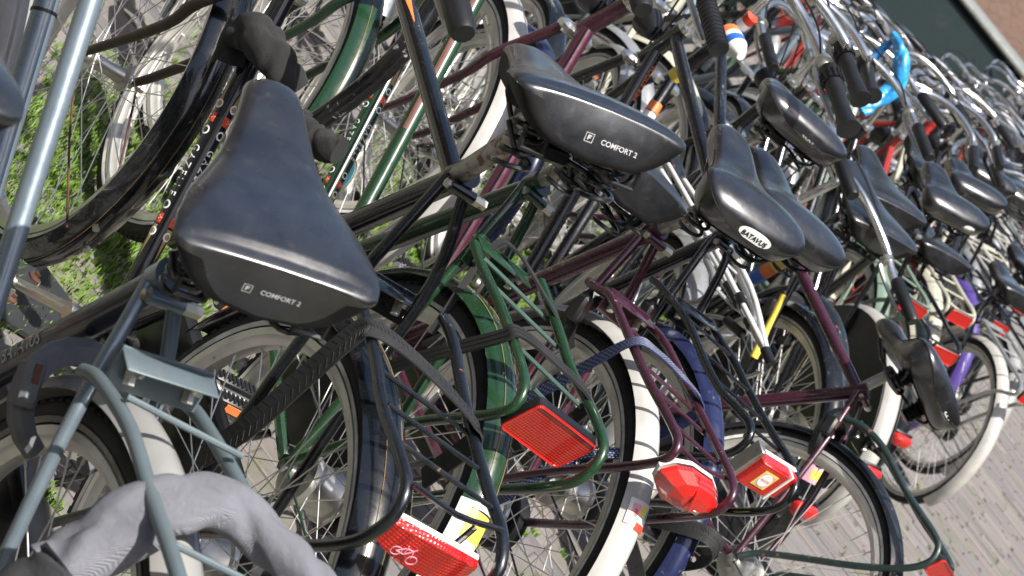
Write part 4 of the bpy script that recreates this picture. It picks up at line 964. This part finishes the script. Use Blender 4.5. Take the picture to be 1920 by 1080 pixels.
def gem(sc, x0, depth, ridge):
    out = [(.068, .004), (.056, .026), (.030, .038), (-.022, .037), (-.058, .020), (-.068, -.002), (-.052, -.022), (-.014, -.038), (.020, -.038), (.054, -.020)]
    m = MB(); n = len(out); rings = [(1.0, x0), (.98, x0-.007), (.74, x0-depth*.72), (.42, x0-depth*.95)]; vs = []
    for (k, x) in rings:
        for (y, z) in out: vs.append((x, y*sc*k-(.008 if k < .8 else 0), z*sc*k+(.004 if k < .8 else 0)))
    fs = [(r*n+k, r*n+(k+1) % n, (r+1)*n+(k+1) % n, (r+1)*n+k) for r in range(3) for k in range(n)]
    vs.append((x0-depth, -.010, .012)); c_ = len(vs)-1; fs += [(3*n+k, 3*n+(k+1) % n, c_) for k in range(n)]; fs.append(tuple(range(n))[::-1]); return m.add(vs, fs)
build('lens', gem(1.0, 0, .034, 0), M_['lens'], e, 12)
m = gem(1.03, .012, .004, 0); build('housing', m, M_['whitepl'], e, 20)
m = MB(); tube(m, [(-.010, .014, .038), (-.030, .010, .024), (-.038, .002, .004), (-.035, -.010, -.008), (-.027, -.022, -.012)], .0024, 6, sm=4); build('lens_ridge', m, M_['lens'], e)
m = MB(); box(m, (-.0385, -.018, -.003), (.003, .012, .007), None, .001); build('lamp_bulb', m, M_['alu'], e)
# square lamp with sticker and metal band
e = bpy.data.objects.new('tail_lamp', None); scene.collection.objects.link(e); e.parent = OUT['B5'][0]; e.location = (-.292, -.004, .728); e.rotation_euler = (0, -.12, R(3))
m = MB(); box(m, (-.006, .013, 0), (.028, .078, .066), None, .004); build('lens', m, M_['refl'], e)
m = MB(); box(m, (-.002, -.043, 0), (.022, .026, .060), None, .004); build('side_lens', m, M_['refl'], e)
m = MB(); box(m, (-.006, -.0275, 0), (.030, .005, .070), None, .001); box(m, (.012, 0, 0), (.010, .11, .066), None, .001); build('housing', m, M_['whitepl'], e)
m = MB(); box(m, (.006, .058, .004), (.03, .012, .074), None, .002); build('metal_band', m, M_['alu'], e)
for (hh, mk_, dx) in ((.0185, 'yellow', -.0205), (.0155, 'pink', -.0209)):
    m = MB(); box(m, (dx, .013, 0), (.0008, hh*2, hh*2)); build('sticker', m, M_[mk_], e)
m = MB(); lathe(m, [(.0145, -.0003), (.0145, .0003), (0, .0003), (0, -.0003)], (-.0216, .013, 0), 20, axis='x'); build('sticker', m, M_['white'], e)
m = MB(); vs, fs = text_geo('FEESTJE', .0068, .0); m.add([(-.0224, .013-v.x, v.y) for v in vs], fs); build('lettering', m, M_['red'], e)

# rubber, elastic and woven straps, laid over the carriers
def strap(key, name, label, cat, pts, width, nrm, mat, th=.0022, chev=False, sm=6, threads=None):
    root = OUT[key][0]; M4 = root.matrix_world; wp = [M4 @ Vector(p) for p in pts]; N = [rootrot(key) @ Vector(n) for n in nrm] if isinstance(nrm, list) else rootrot(key) @ Vector(nrm)
    base = wp[0].copy(); wl = [p-base for p in wp]
    e = bpy.data.objects.new(name, None); scene.collection.objects.link(e); e.location = base; e['label'] = label; e['category'] = cat
    m = MB(); ribbon(m, wl, width, N, th, sm); build('band', m, mat, e)
    P = smooth_path(wl, sm); T, _ = frames(P); n = len(P); Ns = N if isinstance(N, list) else [N]*len(wl)
    def at(f):
        i = min(int(f*(n-1)), n-2); t = f*(n-1)-i; p = P[i].lerp(P[i+1], t); g = f*(len(Ns)-1); a = min(int(g), len(Ns)-2); q_ = Ns[a].lerp(Ns[a+1], g-a); q_ = (q_-T[i]*q_.dot(T[i])).normalized(); return p, T[i], q_, T[i].cross(q_)
    if chev:
        m = MB(); L = sum((P[i+1]-P[i]).length for i in range(n-1)); c = int(L/.0085)
        for k in range(c):
            p, tt, q_, s_ = at((k+.5)/c)
            for sg_ in (-1, 1):
                a0 = p+s_*sg_*.002+q_*(th/2)+tt*.004; a1 = p+s_*sg_*(width/2-.003)+q_*(th/2)-tt*.003; rod(m, a0, a1, .0005, 4)
        build('tread_ridges', m, mat, e, kind='stuff')
    if threads:
        L = sum((P[i+1]-P[i]).length for i in range(n-1)); c = int(L/.0075); m = MB()
        for k in range(c):
            for r_i in range(5):
                p, tt, q_, s_ = at(min(.999, (k+.2+.5*(r_i % 2))/c)); o_ = s_*((r_i-2)/2.5*width/2)+q_*(th/2+.0003); l = tt*.0019
                wv = s_*.00042; a_ = p+o_; m.add([a_-l-wv, a_+l-wv, a_+l+wv, a_-l+wv], [(0, 1, 2, 3)])
        build('light_threads', m, threads, e, kind='stuff')
    return e
RUB = plain('strap_rubber', (.018, .018, .019), .6, 240, .4, .0004); WOV = plain('woven_strap', (.015, .030, .11), .75, 900, .9, .0008); THR = plain('pale_thread', (.62, .62, .58), .8)
UP = (0, 0, 1); LF = (0, 1, 0); BK = (-.7, .5, .3)
strap('B2', 'rubber_strap', 'wide chevron rubber strap over the scratched black carrier', 'strap', [(.03, .082, .47), (.0, .085, .56), (-.012, .086, .66), (-.02, .084, .745), (-.026, .074, .768), (-.045, .03, .774), (-.08, -.03, .772), (-.115, -.068, .768), (-.12, -.078, .75), (-.10, -.082, .66)], .032, [(-.3, 1, .1), (-.3, 1, .1), (-.3, 1, .2), (-.2, .9, .5), (-.1, .3, 1), (0, 0, 1), (0, -.1, 1), (0, -.3, 1), (0, -1, .4), (0, -1, 0)], RUB, chev=True)
for k in (-1, 0, 1):
    strap('B3', 'elastic_strap', ['inner of three black elastic cords side by side across the green carrier', 'middle one of three black elastic cords across the green carrier', 'rearmost of three black elastic cords across the green carrier'][k+1], 'strap', [(.06-k*.009, .06, .50), (-.02-k*.009, .076, .62), (-.095-k*.009, .075, .745), (-.104-k*.009, .066, .774), (-.125-k*.009, 0, .781), (-.15-k*.009, -.066, .779), (-.152-k*.009, -.078, .74)], .0075, [LF, LF, (0, .9, .4), (0, .2, 1), UP, (0, -.2, 1), (0, -1, .3)], RUB, .004)
strap('B3', 'elastic_strap', 'black elastic cord lengthwise near the front of the green carrier', 'strap', [(.08, .02, .62), (.135, .028, .76), (.128, .0, .785), (.06, -.045, .782), (.02, -.068, .778)], .011, [(0, .5, 1), (0, .3, 1), UP, UP, (0, -.5, 1)], RUB, .003)
strap('B4', 'woven_strap', 'blue woven strap with white threads over the aubergine carrier', 'strap', [(.07, .064, .50), (.03, .066, .60), (.0, .07, .70), (-.022, .066, .765), (-.035, .03, .776), (-.06, -.02, .777), (-.088, -.062, .774), (-.095, -.072, .745), (-.06, -.074, .64)], .024, [LF, LF, (0, 1, .2), (0, .6, .8), UP, UP, (0, -.4, 1), (0, -1, .2), (0, -1, 0)], WOV, threads=THR)
strap('B4', 'woven_strap', 'lower blue woven strap crossing the spokes behind the green carrier end', 'strap', [(-.15, .02, .64), (-.128, .045, .60), (-.118, .06, .54), (-.108, .064, .47), (-.09, .06, .42)], .020, [LF, LF, LF, LF, LF], WOV, threads=THR)
strap('B5', 'rubber_strap', 'chevron rubber strap round the lower end of the dark blue mudguard', 'strap', [(-.14, .05, .46), (-.22, .05, .50), (-.29, .042, .555), (-.325, .015, .585), (-.335, -.02, .58), (-.325, -.04, .54), (-.25, -.045, .44)], .03, [(-.3, 1, .2), (-.3, 1, .2), (-.6, .8, .4), (-1, .2, .4), (-1, -.2, .4), (-.5, -1, 0), (0, -1, 0)], RUB, chev=True)
strap('B5', 'rubber_strap', 'second chevron rubber strap hanging below the dark blue mudguard', 'strap', [(-.15, .055, .50), (-.23, .06, .47), (-.31, .055, .455), (-.36, .03, .43), (-.37, .0, .40)], .03, [(-.2, 1, .2)]*5, RUB, chev=True)

# cloth sleeves
def cloth_mat(name, col, wave=900):
    if name in MATS: return MATS[name]
    m, t, b = nodes(name); c = t.nodes.new('ShaderNodeTexCoord'); wv = t.nodes.new('ShaderNodeTexWave'); wv.inputs['Scale'].default_value = wave/3; wv.inputs['Distortion'].default_value = .6; t.links.new(c.outputs['Object'], wv.inputs['Vector'])
    n = noise(t, 18, 5); base = mix(t, ramp(t, n.outputs[0], [(.35, 0), (.7, 1)]).outputs[0], tuple(c_*.75 for c_ in col), tuple(c_*1.2 for c_ in col)); base = mix(t, wv.outputs['Fac'], base, tuple(c_*.8 for c_ in col))
    t.links.new(base, b.inputs['Base Color']); b.inputs['Roughness'].default_value = .9; b.inputs['Sheen Weight'].default_value = .03; n9 = noise(t, 26, 6, .65); ad = t.nodes.new('ShaderNodeMath'); ad.operation = 'MULTIPLY_ADD'; ad.inputs[1].default_value = .12; t.links.new(wv.outputs['Fac'], ad.inputs[0]); t.links.new(n9.outputs[0], ad.inputs[2]); bump(t, b, ad.outputs[0], .9, .005); MATS[name] = m; return m
def sleeve(key, label, name, cat, pts, rad, mat, seed, folds=.25, sm=10, flatz=1.0):
    root = OUT[key][0]; wp = [root.matrix_world @ Vector(p) for p in pts]; base = wp[0].copy(); P = smooth_path([p-base for p in wp], sm); T, Uu = frames(P); q_ = random.Random(seed); m = MB(); vs = []; fs = []; n = len(P); seg = 28
    ph = [q_.uniform(0, 6.28) for _ in range(8)]
    for i in range(n):
        f = i/(n-1); rr = rad(f) if callable(rad) else rad; B_ = T[i].cross(Uu[i])
        for k in range(seg):
            a = 2*PI*k/seg; w1 = math.sin(a*2+ph[0]+f*4)*.16+math.sin(a*3+ph[1]-f*7)*.05-abs(math.sin(f*5+ph[2]+a*.5))**14*.30-abs(math.sin(f*9+ph[3]-a*1.0))**16*.22+abs(math.sin(a*1.5+f*6+ph[4]))**8*.12
            vs.append(P[i]+(Uu[i]*math.cos(a)+B_*math.sin(a))*rr*(1+folds*w1*2.2))
    for i in range(n-1):
        for k in range(seg): fs.append((i*seg+k, i*seg+(k+1) % seg, (i+1)*seg+(k+1) % seg, (i+1)*seg+k))
    fs.append(tuple(range(seg))[::-1]); fs.append(tuple((n-1)*seg+k for k in range(seg))); m.add(vs, fs)
    o = build(name, m, mat, None, 60); o.location = base; o['label'] = label; o['category'] = cat; return o
sleeve('B1', 'grey ribbed cloth sleeve draped across the grey-blue carrier, bottom left', 'cloth_sleeve', 'cloth', [(-.096, .116, .662), (-.080, .088, .695), (-.070, .06, .725), (-.062, .02, .750), (-.070, -.02, .765), (-.100, -.055, .765), (-.135, -.082, .765), (-.18, -.10, .765)], lambda f: .027+.003*math.sin(f*5), cloth_mat('grey_ribbed_cloth', (.20, .205, .235)), 4, .42)
sleeve('B1', 'charcoal end of the grey cloth sleeve, shade in its colour, bottom left corner', 'cloth_sleeve', 'cloth', [(-.165, .175, .53), (-.138, .158, .58), (-.112, .137, .630), (-.097, .116, .661), (-.092, .108, .672)], lambda f: .029, cloth_mat('shaded_charcoal_cloth', (.030, .032, .037)), 31, .22)  # dark fabric; the shade at this end is put into its charcoal colour too
sleeve('B2', 'black fabric lock cover wrapped round the lettered down tube', 'lock_cover', 'lock cover', [(.775, .028, .628), (.788, .038, .662), (.750, .042, .700), (.712, .028, .708), (.690, .0, .696), (.672, -.03, .688)], lambda f: .024+.006*math.sin(f*3), cloth_mat('black_fabric', (.016, .016, .016)), 9, .38)
sleeve('B2', 'crumpled end of the black fabric cover below the scratched black tube', 'lock_cover', 'lock cover', [(.640, -.045, .675), (.618, -.05, .670), (.590, -.065, .674), (.560, -.085, .690)], lambda f: .017+.005*math.sin(f*2.4), cloth_mat('black_fabric', (.028, .028, .028)), 12, .3)
m = MB(); rt_ = OUT['B2'][0]; pts = [(.735, -.12, 1.00), (.71, -.12, .915), (.686, -.12, .85), (.683, -.12, .786), (.700, -.12, .708), (.722, -.118, .640), (.74, -.115, .60)]
wp = [rt_.matrix_world @ Vector(p) for p in pts]; tube(m, [p-wp[0] for p in wp], .0165, 16, sm=6); o = build('armoured_lock', m, paint('scratched_black', (.005, .005, .006), .62, (.30, .30, .31), .22, .7, .3), None); o.location = wp[0]; o['label'] = 'thick scratched black tubular lock hanging behind the black top tube'; o['category'] = 'lock'

# coloured tape, yellow sleeve, blue bag
def tband(key, part, a, b, r, mk_, nm='tape_band'):
    m = MB(); rod(m, a, b, r, 14); build(nm, m, M_[mk_], child(key, part) if part else OUT[key][0])
def band(key, nm, p, q, t0, t1, r, mk_):
    p, q = Vector(p), Vector(q); m = MB(); rod(m, p.lerp(q, t0), p.lerp(q, t1), r, 14); build(nm, m, M_[mk_], OUT[key][0])
C8, B8 = (.25, 0, .856), (.49, 0, .29)
for k, mk_ in enumerate(['green', 'yellow', 'orange', 'blue', 'white']): band('S8', 'tape_band', C8, B8, .20+.064*k, .262+.064*k, .0185, mk_)
band('S8', 'yellow_sleeve', (.17, .047, .70), (.075, .056, .515), .1, .95, .0115, 'yellow')
for k, mk_ in enumerate(['blue', 'white', 'red']):
    ax = Vector((.745-.81, 0, .985-.80)).normalized(); p_ = Vector((.745, 0, .985))+ax*.016; band('S7', 'tape_band', p_, p_+ax*.06, k/3, (k+.96)/3, .0165, mk_)
band('S7', 'tape_band', (.81, 0, .80), (.745, 0, .985), .02, .17, .0192, 'yellow')
for k, mk_ in enumerate(['orange', 'white']): band('S7', 'tape_band', (.81, 0, .80), (.49, 0, .29), .13+.05*k, .175+.05*k, .017, mk_)
# flag-striped lamp in front of the black high frame
e = bpy.data.objects.new('headlamp', None); scene.collection.objects.link(e); e.parent = OUT['B5'][0]; e.location = (.80, -.11, 1.045)
for k, (a_, b_, mk_) in enumerate(((-.052, -.02, 'whitepl'), (-.02, .0, 'blue'), (.0, .014, 'white'), (.014, .034, 'orange'))):
    rr1 = .026*math.sqrt(max(.02, 1-(max(0, -a_)/.056)**2)); rr2 = .026*math.sqrt(max(.02, 1-(max(0, -b_)/.056)**2)); m = MB(); lathe(m, [(0, a_), (rr1, a_), (rr2, b_), (0, b_)], (0, 0, 0), 20, axis='x'); build('lamp_shell' if k == 0 else 'painted_band', m, M_[mk_], e)
# white and silver rods with dark grips that stand between the black frames (a folded carrier frame)
e = bpy.data.objects.new('folded_rod_frame', None); scene.collection.objects.link(e); e.matrix_world = OUT['B5'][0].matrix_world.copy(); e.location = (-.85, 1.15, 0); e['label'] = 'folded frame of thin white metal rods with dark plastic joints, between black bicycles'; e['category'] = 'folded frame'
WR = paint('white_rod_paint', (.55, .55, .55), .74, (.25, .25, .24), .3, .3, .2)
for pts_ in ([(.438, 0, .738), (.132, 0, .752), (-.192, 0, .758)], [(.36, .0, .775), (.168, 0, .789), (-.032, 0, .795), (-.203, 0, .763)], [(.40, .03, .77), (.15, .03, .775), (-.08, .02, .77), (-.195, .0, .762)], [(.259, -.02, .729), (.092, -.02, .737), (-.096, -.01, .754), (-.192, 0, .76)]):
    m = MB(); tube(m, pts_, .0062, 10, sm=4); build('rod', m, WR, e)
for pts_ in ([(.05, .02, .64), (.016, .0, .661), (-.05, 0, .712), (-.128, 0, .734)], [(-.15, 0, .70), (-.21, 0, .69), (-.24, 0, .735)]):
    m = MB(); tube(m, pts_, .0045, 8, sm=4); build('wire_loop', m, M_['alu'], e)
for a_, b_ in (((.02, 0, .7535), (-.05, 0, .755)), ((-.10, 0, .757), (-.125, 0, .758)), ((-.05, .02, .772), (-.08, .018, .770)), ((-.20, .004, .762), (-.235, -.004, .757)), ((-.06, 0, .716), (-.12, 0, .733))):
    m = MB(); rod(m, a_, b_, .0105, 10); build('joint', m, M_['plastic'], e)
# blue plastic bag knotted round a handlebar
BAG = plain('blue_bag', (.03, .30, .68), .3, 90, .6, .004, .35, coat=.4)
sleeve('S9', 'bright blue plastic bag wound round a chrome handlebar, top right', 'plastic_bag', 'plastic bag', [(.60, -.07, 1.05), (.62, -.10, 1.09), (.64, -.13, 1.15), (.66, -.12, 1.20), (.70, -.10, 1.24), (.74, -.08, 1.25)], lambda f: .014+.010*math.sin(f*3.1), BAG, 21, .5)
sleeve('S9', 'loose blue plastic strip beside the knotted bag, top right', 'plastic_bag', 'plastic bag', [(.72, -.05, 1.10), (.73, -.07, 1.15), (.745, -.09, 1.21), (.75, -.10, 1.24)], lambda f: .005+.010*math.sin(f*3.1), BAG, 25, .5)
# plate and stickers on far mudguards
fender_patch('S8', 138, 150, -.03, .03, M_['whitepl'], .001, 'reflective_plate', rad=.367); fender_patch('S8', 151, 158, -.03, .03, M_['pink'], .001, rad=.367); fender_patch('S8', 152.5, 156.5, -.02, .02, M_['yellow'], .0016, rad=.367)

# ------------------------------------------------------------------ background: tree, skip, wall
BARK = plain('bark', (.13, .095, .07), .95, 14, 1.0, .02, .5)
tr_ = bpy.data.objects.new('street_tree', None); scene.collection.objects.link(tr_); tr_.location = (-9.6, 7.75, 0); tr_['label'] = 'thick brown tree trunk standing behind the bicycle rows, top edge'; tr_['category'] = 'tree'
m = MB(); q = random.Random(5); P = [Vector((0, 0, -.05)), Vector((.01, 0, .3)), Vector((.02, .02, 1.2)), Vector((0, .05, 2.6)), Vector((-.05, .0, 4.4))]; PP = smooth_path(P, 8); vs = []; fs = []
for i, p in enumerate(PP):
    for k in range(28):
        a = 2*PI*k/28; rr = (.24 if i > 3 else .30-.015*i)*(1+.06*math.sin(a*7+i*.3)+q.uniform(-.03, .03)); vs.append(p+Vector((math.cos(a)*rr, math.sin(a)*rr, 0)))
for i in range(len(PP)-1):
    for k in range(28): fs.append((i*28+k, i*28+(k+1) % 28, (i+1)*28+(k+1) % 28, (i+1)*28+k))
m.add(vs, fs); build('trunk', m, BARK, tr_)
LEAF = plain('tree_leaf', (.05, .10, .02), .6, var=.4); m = MB(); ends = []
for k in range(7):
    a = k*.9+.3; e1_ = Vector((math.cos(a)*1.6, math.sin(a)*1.6, 5.9+.5*math.sin(k*2.1))); ends.append(e1_); tube(m, [(-.05, 0, 4.1+.05*k), e1_*.5+Vector((0, 0, 2.6)), e1_], lambda t: .10-.075*t, 8, sm=4)
build('limbs', m, BARK, tr_)
m = MB()
for c_ in ends+[Vector((0, 0, 6.9))]:
    for _ in range(900):
        p = c_+Vector((q.gauss(0, .62), q.gauss(0, .62), q.gauss(0, .5))); u = Vector((q.gauss(0, 1), q.gauss(0, 1), q.gauss(0, 1))).normalized()*.055; v = u.orthogonal().normalized()*.035; m.add([p-u, p+v, p+u, p-v], [(0, 1, 2, 3)])
build('crown', m, LEAF, tr_, 180, kind='stuff')
SK = paint('container_green', (.016, .032, .034), .70, (.1, .06, .04), .45, .3, .4)
sk = bpy.data.objects.new('waste_container', None); scene.collection.objects.link(sk); sk.location = (-13.7, 13.0, 0); sk.rotation_euler = (0, 0, R(48)); sk['label'] = 'dark green waste container with a pale rim and a paper notice, top right corner'; sk['category'] = 'container'
m = MB(); box(m, (0, 0, .62), (1.5, 2.6, 1.0), None, .06); build('body', m, SK, sk)
m = MB(); box(m, (0, 0, 1.15), (1.6, 2.7, .06), None, .02); build('rim', m, plain('container_rim', (.20, .21, .20), .6), sk)
for y_ in (-.95, -.3, .3, .95):
    m = MB(); box(m, (.77, y_, .62), (.05, .08, .9), None, .01); build('rib', m, SK, sk)
m = MB(); box(m, (.765, -.62, .85), (.02, .2, .26)); build('paper_notice', m, M_['whitepl'], sk)
for y_ in (-1.1, 1.1):
    for x_ in (-.6, .6):
        m = MB(); lathe(m, [(.06, -.03), (.06, .03), (0, .03), (0, -.03)], (x_, y_, .06), 14); build('castor', m, M_['plastic'], sk)
WALLM, t, b = nodes('quay_brick'); c = t.nodes.new('ShaderNodeTexCoord'); bt = t.nodes.new('ShaderNodeTexBrick'); bt.inputs['Scale'].default_value = 4; bt.inputs['Color1'].default_value = (.16, .09, .065, 1); bt.inputs['Color2'].default_value = (.23, .13, .09, 1); bt.inputs['Mortar'].default_value = (.25, .23, .2, 1)
mp = t.nodes.new('ShaderNodeMapping'); mp.inputs['Rotation'].default_value = (R(90), 0, 0); t.links.new(c.outputs['Object'], mp.inputs[0]); t.links.new(mp.outputs[0], bt.inputs['Vector']); t.links.new(bt.outputs[0], b.inputs['Base Color']); b.inputs['Roughness'].default_value = .9
wl_ = bpy.data.objects.new('brick_wall', None); scene.collection.objects.link(wl_); wl_.location = (-36, 34, 0); wl_.rotation_euler = (0, 0, R(43)); wl_['label'] = 'long dark brick garden wall with a stone coping far beyond the container'; wl_['category'] = 'wall'
m = MB(); box(m, (0, 0, 1.3), (90, .4, 2.6)); build('wall_face', m, WALLM, wl_)
m = MB(); box(m, (0, 0, 2.66), (90, .55, .12)); build('coping', m, plain('coping_stone', (.35, .34, .31), .85), wl_)
# picture card clipped between the spokes of the aubergine bicycle's front wheel, cable clip bands on the silver-blue tubes
fwl = child('B4', 'front_wheel'); Mi_ = fwl.matrix_basis.inverted(); cpos = Mi_ @ Vector((1.02, .03, .30))
for rr_c, mk_, off_ in ((.042, 'gold', 0), (.037, 'cyan', .0009)):
    m = MB(); lathe(m, [(rr_c, -.0008), (rr_c, .0008), (0, .0008), (0, -.0008)], (cpos.x, cpos.y+off_, cpos.z), 22); build('spoke_card', m, M_[mk_], fwl)
for (p, q, o), t_ in zip(OUT['B1'][1], (.22, .10)):
    m = MB(); c_ = p.lerp(q, t_); a_ = (q-p).normalized(); rod(m, c_, c_+a_*.004, .0166, 14); build('cable_clip', m, M_['plastic'], o)
for key in ('B2', 'B3', 'B4'):
    (p, q, o) = OUT[key][1][0]; m = MB(); n_ = wnormal(key, p.lerp(q, .3)); tube(m, [p+n_*.019, p.lerp(q, .35)+n_*.019, p.lerp(q, .9)+n_*.0185], .0018, 5); build('gear_cable', m, M_['plastic'], o)
# unseen brick terraces, added both sides and behind to darken reflections and sky light
STREET = Vector((math.sin(AZ), math.cos(AZ), 0)); SIDE = Vector((STREET.y, -STREET.x, 0)); BR = plain('terrace_brick', (.085, .05, .038), .9, 30, .6, .01, .35); GLS = plain('window_glass', (.012, .014, .016), .08, coat=1); WFR = plain('window_frame_paint', (.55, .54, .50), .5); ROOFM = plain('roof_tile', (.06, .04, .035), .85)
def terrace(label, centre, along, length, height, n, face):
    e = bpy.data.objects.new('added_house_row', None); scene.collection.objects.link(e); ang = math.atan2(along.y, along.x); e.matrix_world = Matrix.Translation((centre.x, centre.y, 0)) @ Matrix.Rotation(ang, 4, 'Z'); e['label'] = label; e['category'] = 'building'
    m = MB(); box(m, (0, 0, height/2), (length, 8, height)); build('wall', m, BR, e)
    m = MB(); m.add([(-length/2-.2, -4.3, height), (length/2+.2, -4.3, height), (length/2+.2, 0, height+2.6), (-length/2-.2, 0, height+2.6), (-length/2-.2, 4.3, height), (length/2+.2, 4.3, height)], [(0, 1, 2, 3), (3, 2, 5, 4), (0, 3, 4), (1, 5, 2)]); build('roof', m, ROOFM, e)
    fm_ = MB(); box(fm_, (0, 0, 0), (1.15, .12, 1.75)); fme = fm_.mesh('window', WFR); gm = MB(); box(gm, (0, face*.06, .42), (.98, .06, .76)); box(gm, (0, face*.06, -.42), (.98, .06, .76)); gme = gm.mesh('pane', GLS)
    for k in range(n):
        for fl in range(int(height//3.1)):
            w_ = link('window', fme, e); w_.location = (-length/2+(k+.5)*length/n, face*4.02, 1.7+fl*3.1); link('pane', gme, w_)
terrace('brick terrace with white sash windows added outside the picture on the left, to dim reflections', CAM_LOC+STREET*16-SIDE*19, STREET, 62, 11.5, 18, -1)
terrace('brick terrace with white sash windows added outside the picture on the right, to dim reflections', CAM_LOC+STREET*16+SIDE*17, STREET, 62, 11.5, 18, 1)
terrace('brick house row added behind the viewer, outside the picture, to dim reflections', CAM_LOC-STREET*22, SIDE, 28, 9.5, 8, -1)
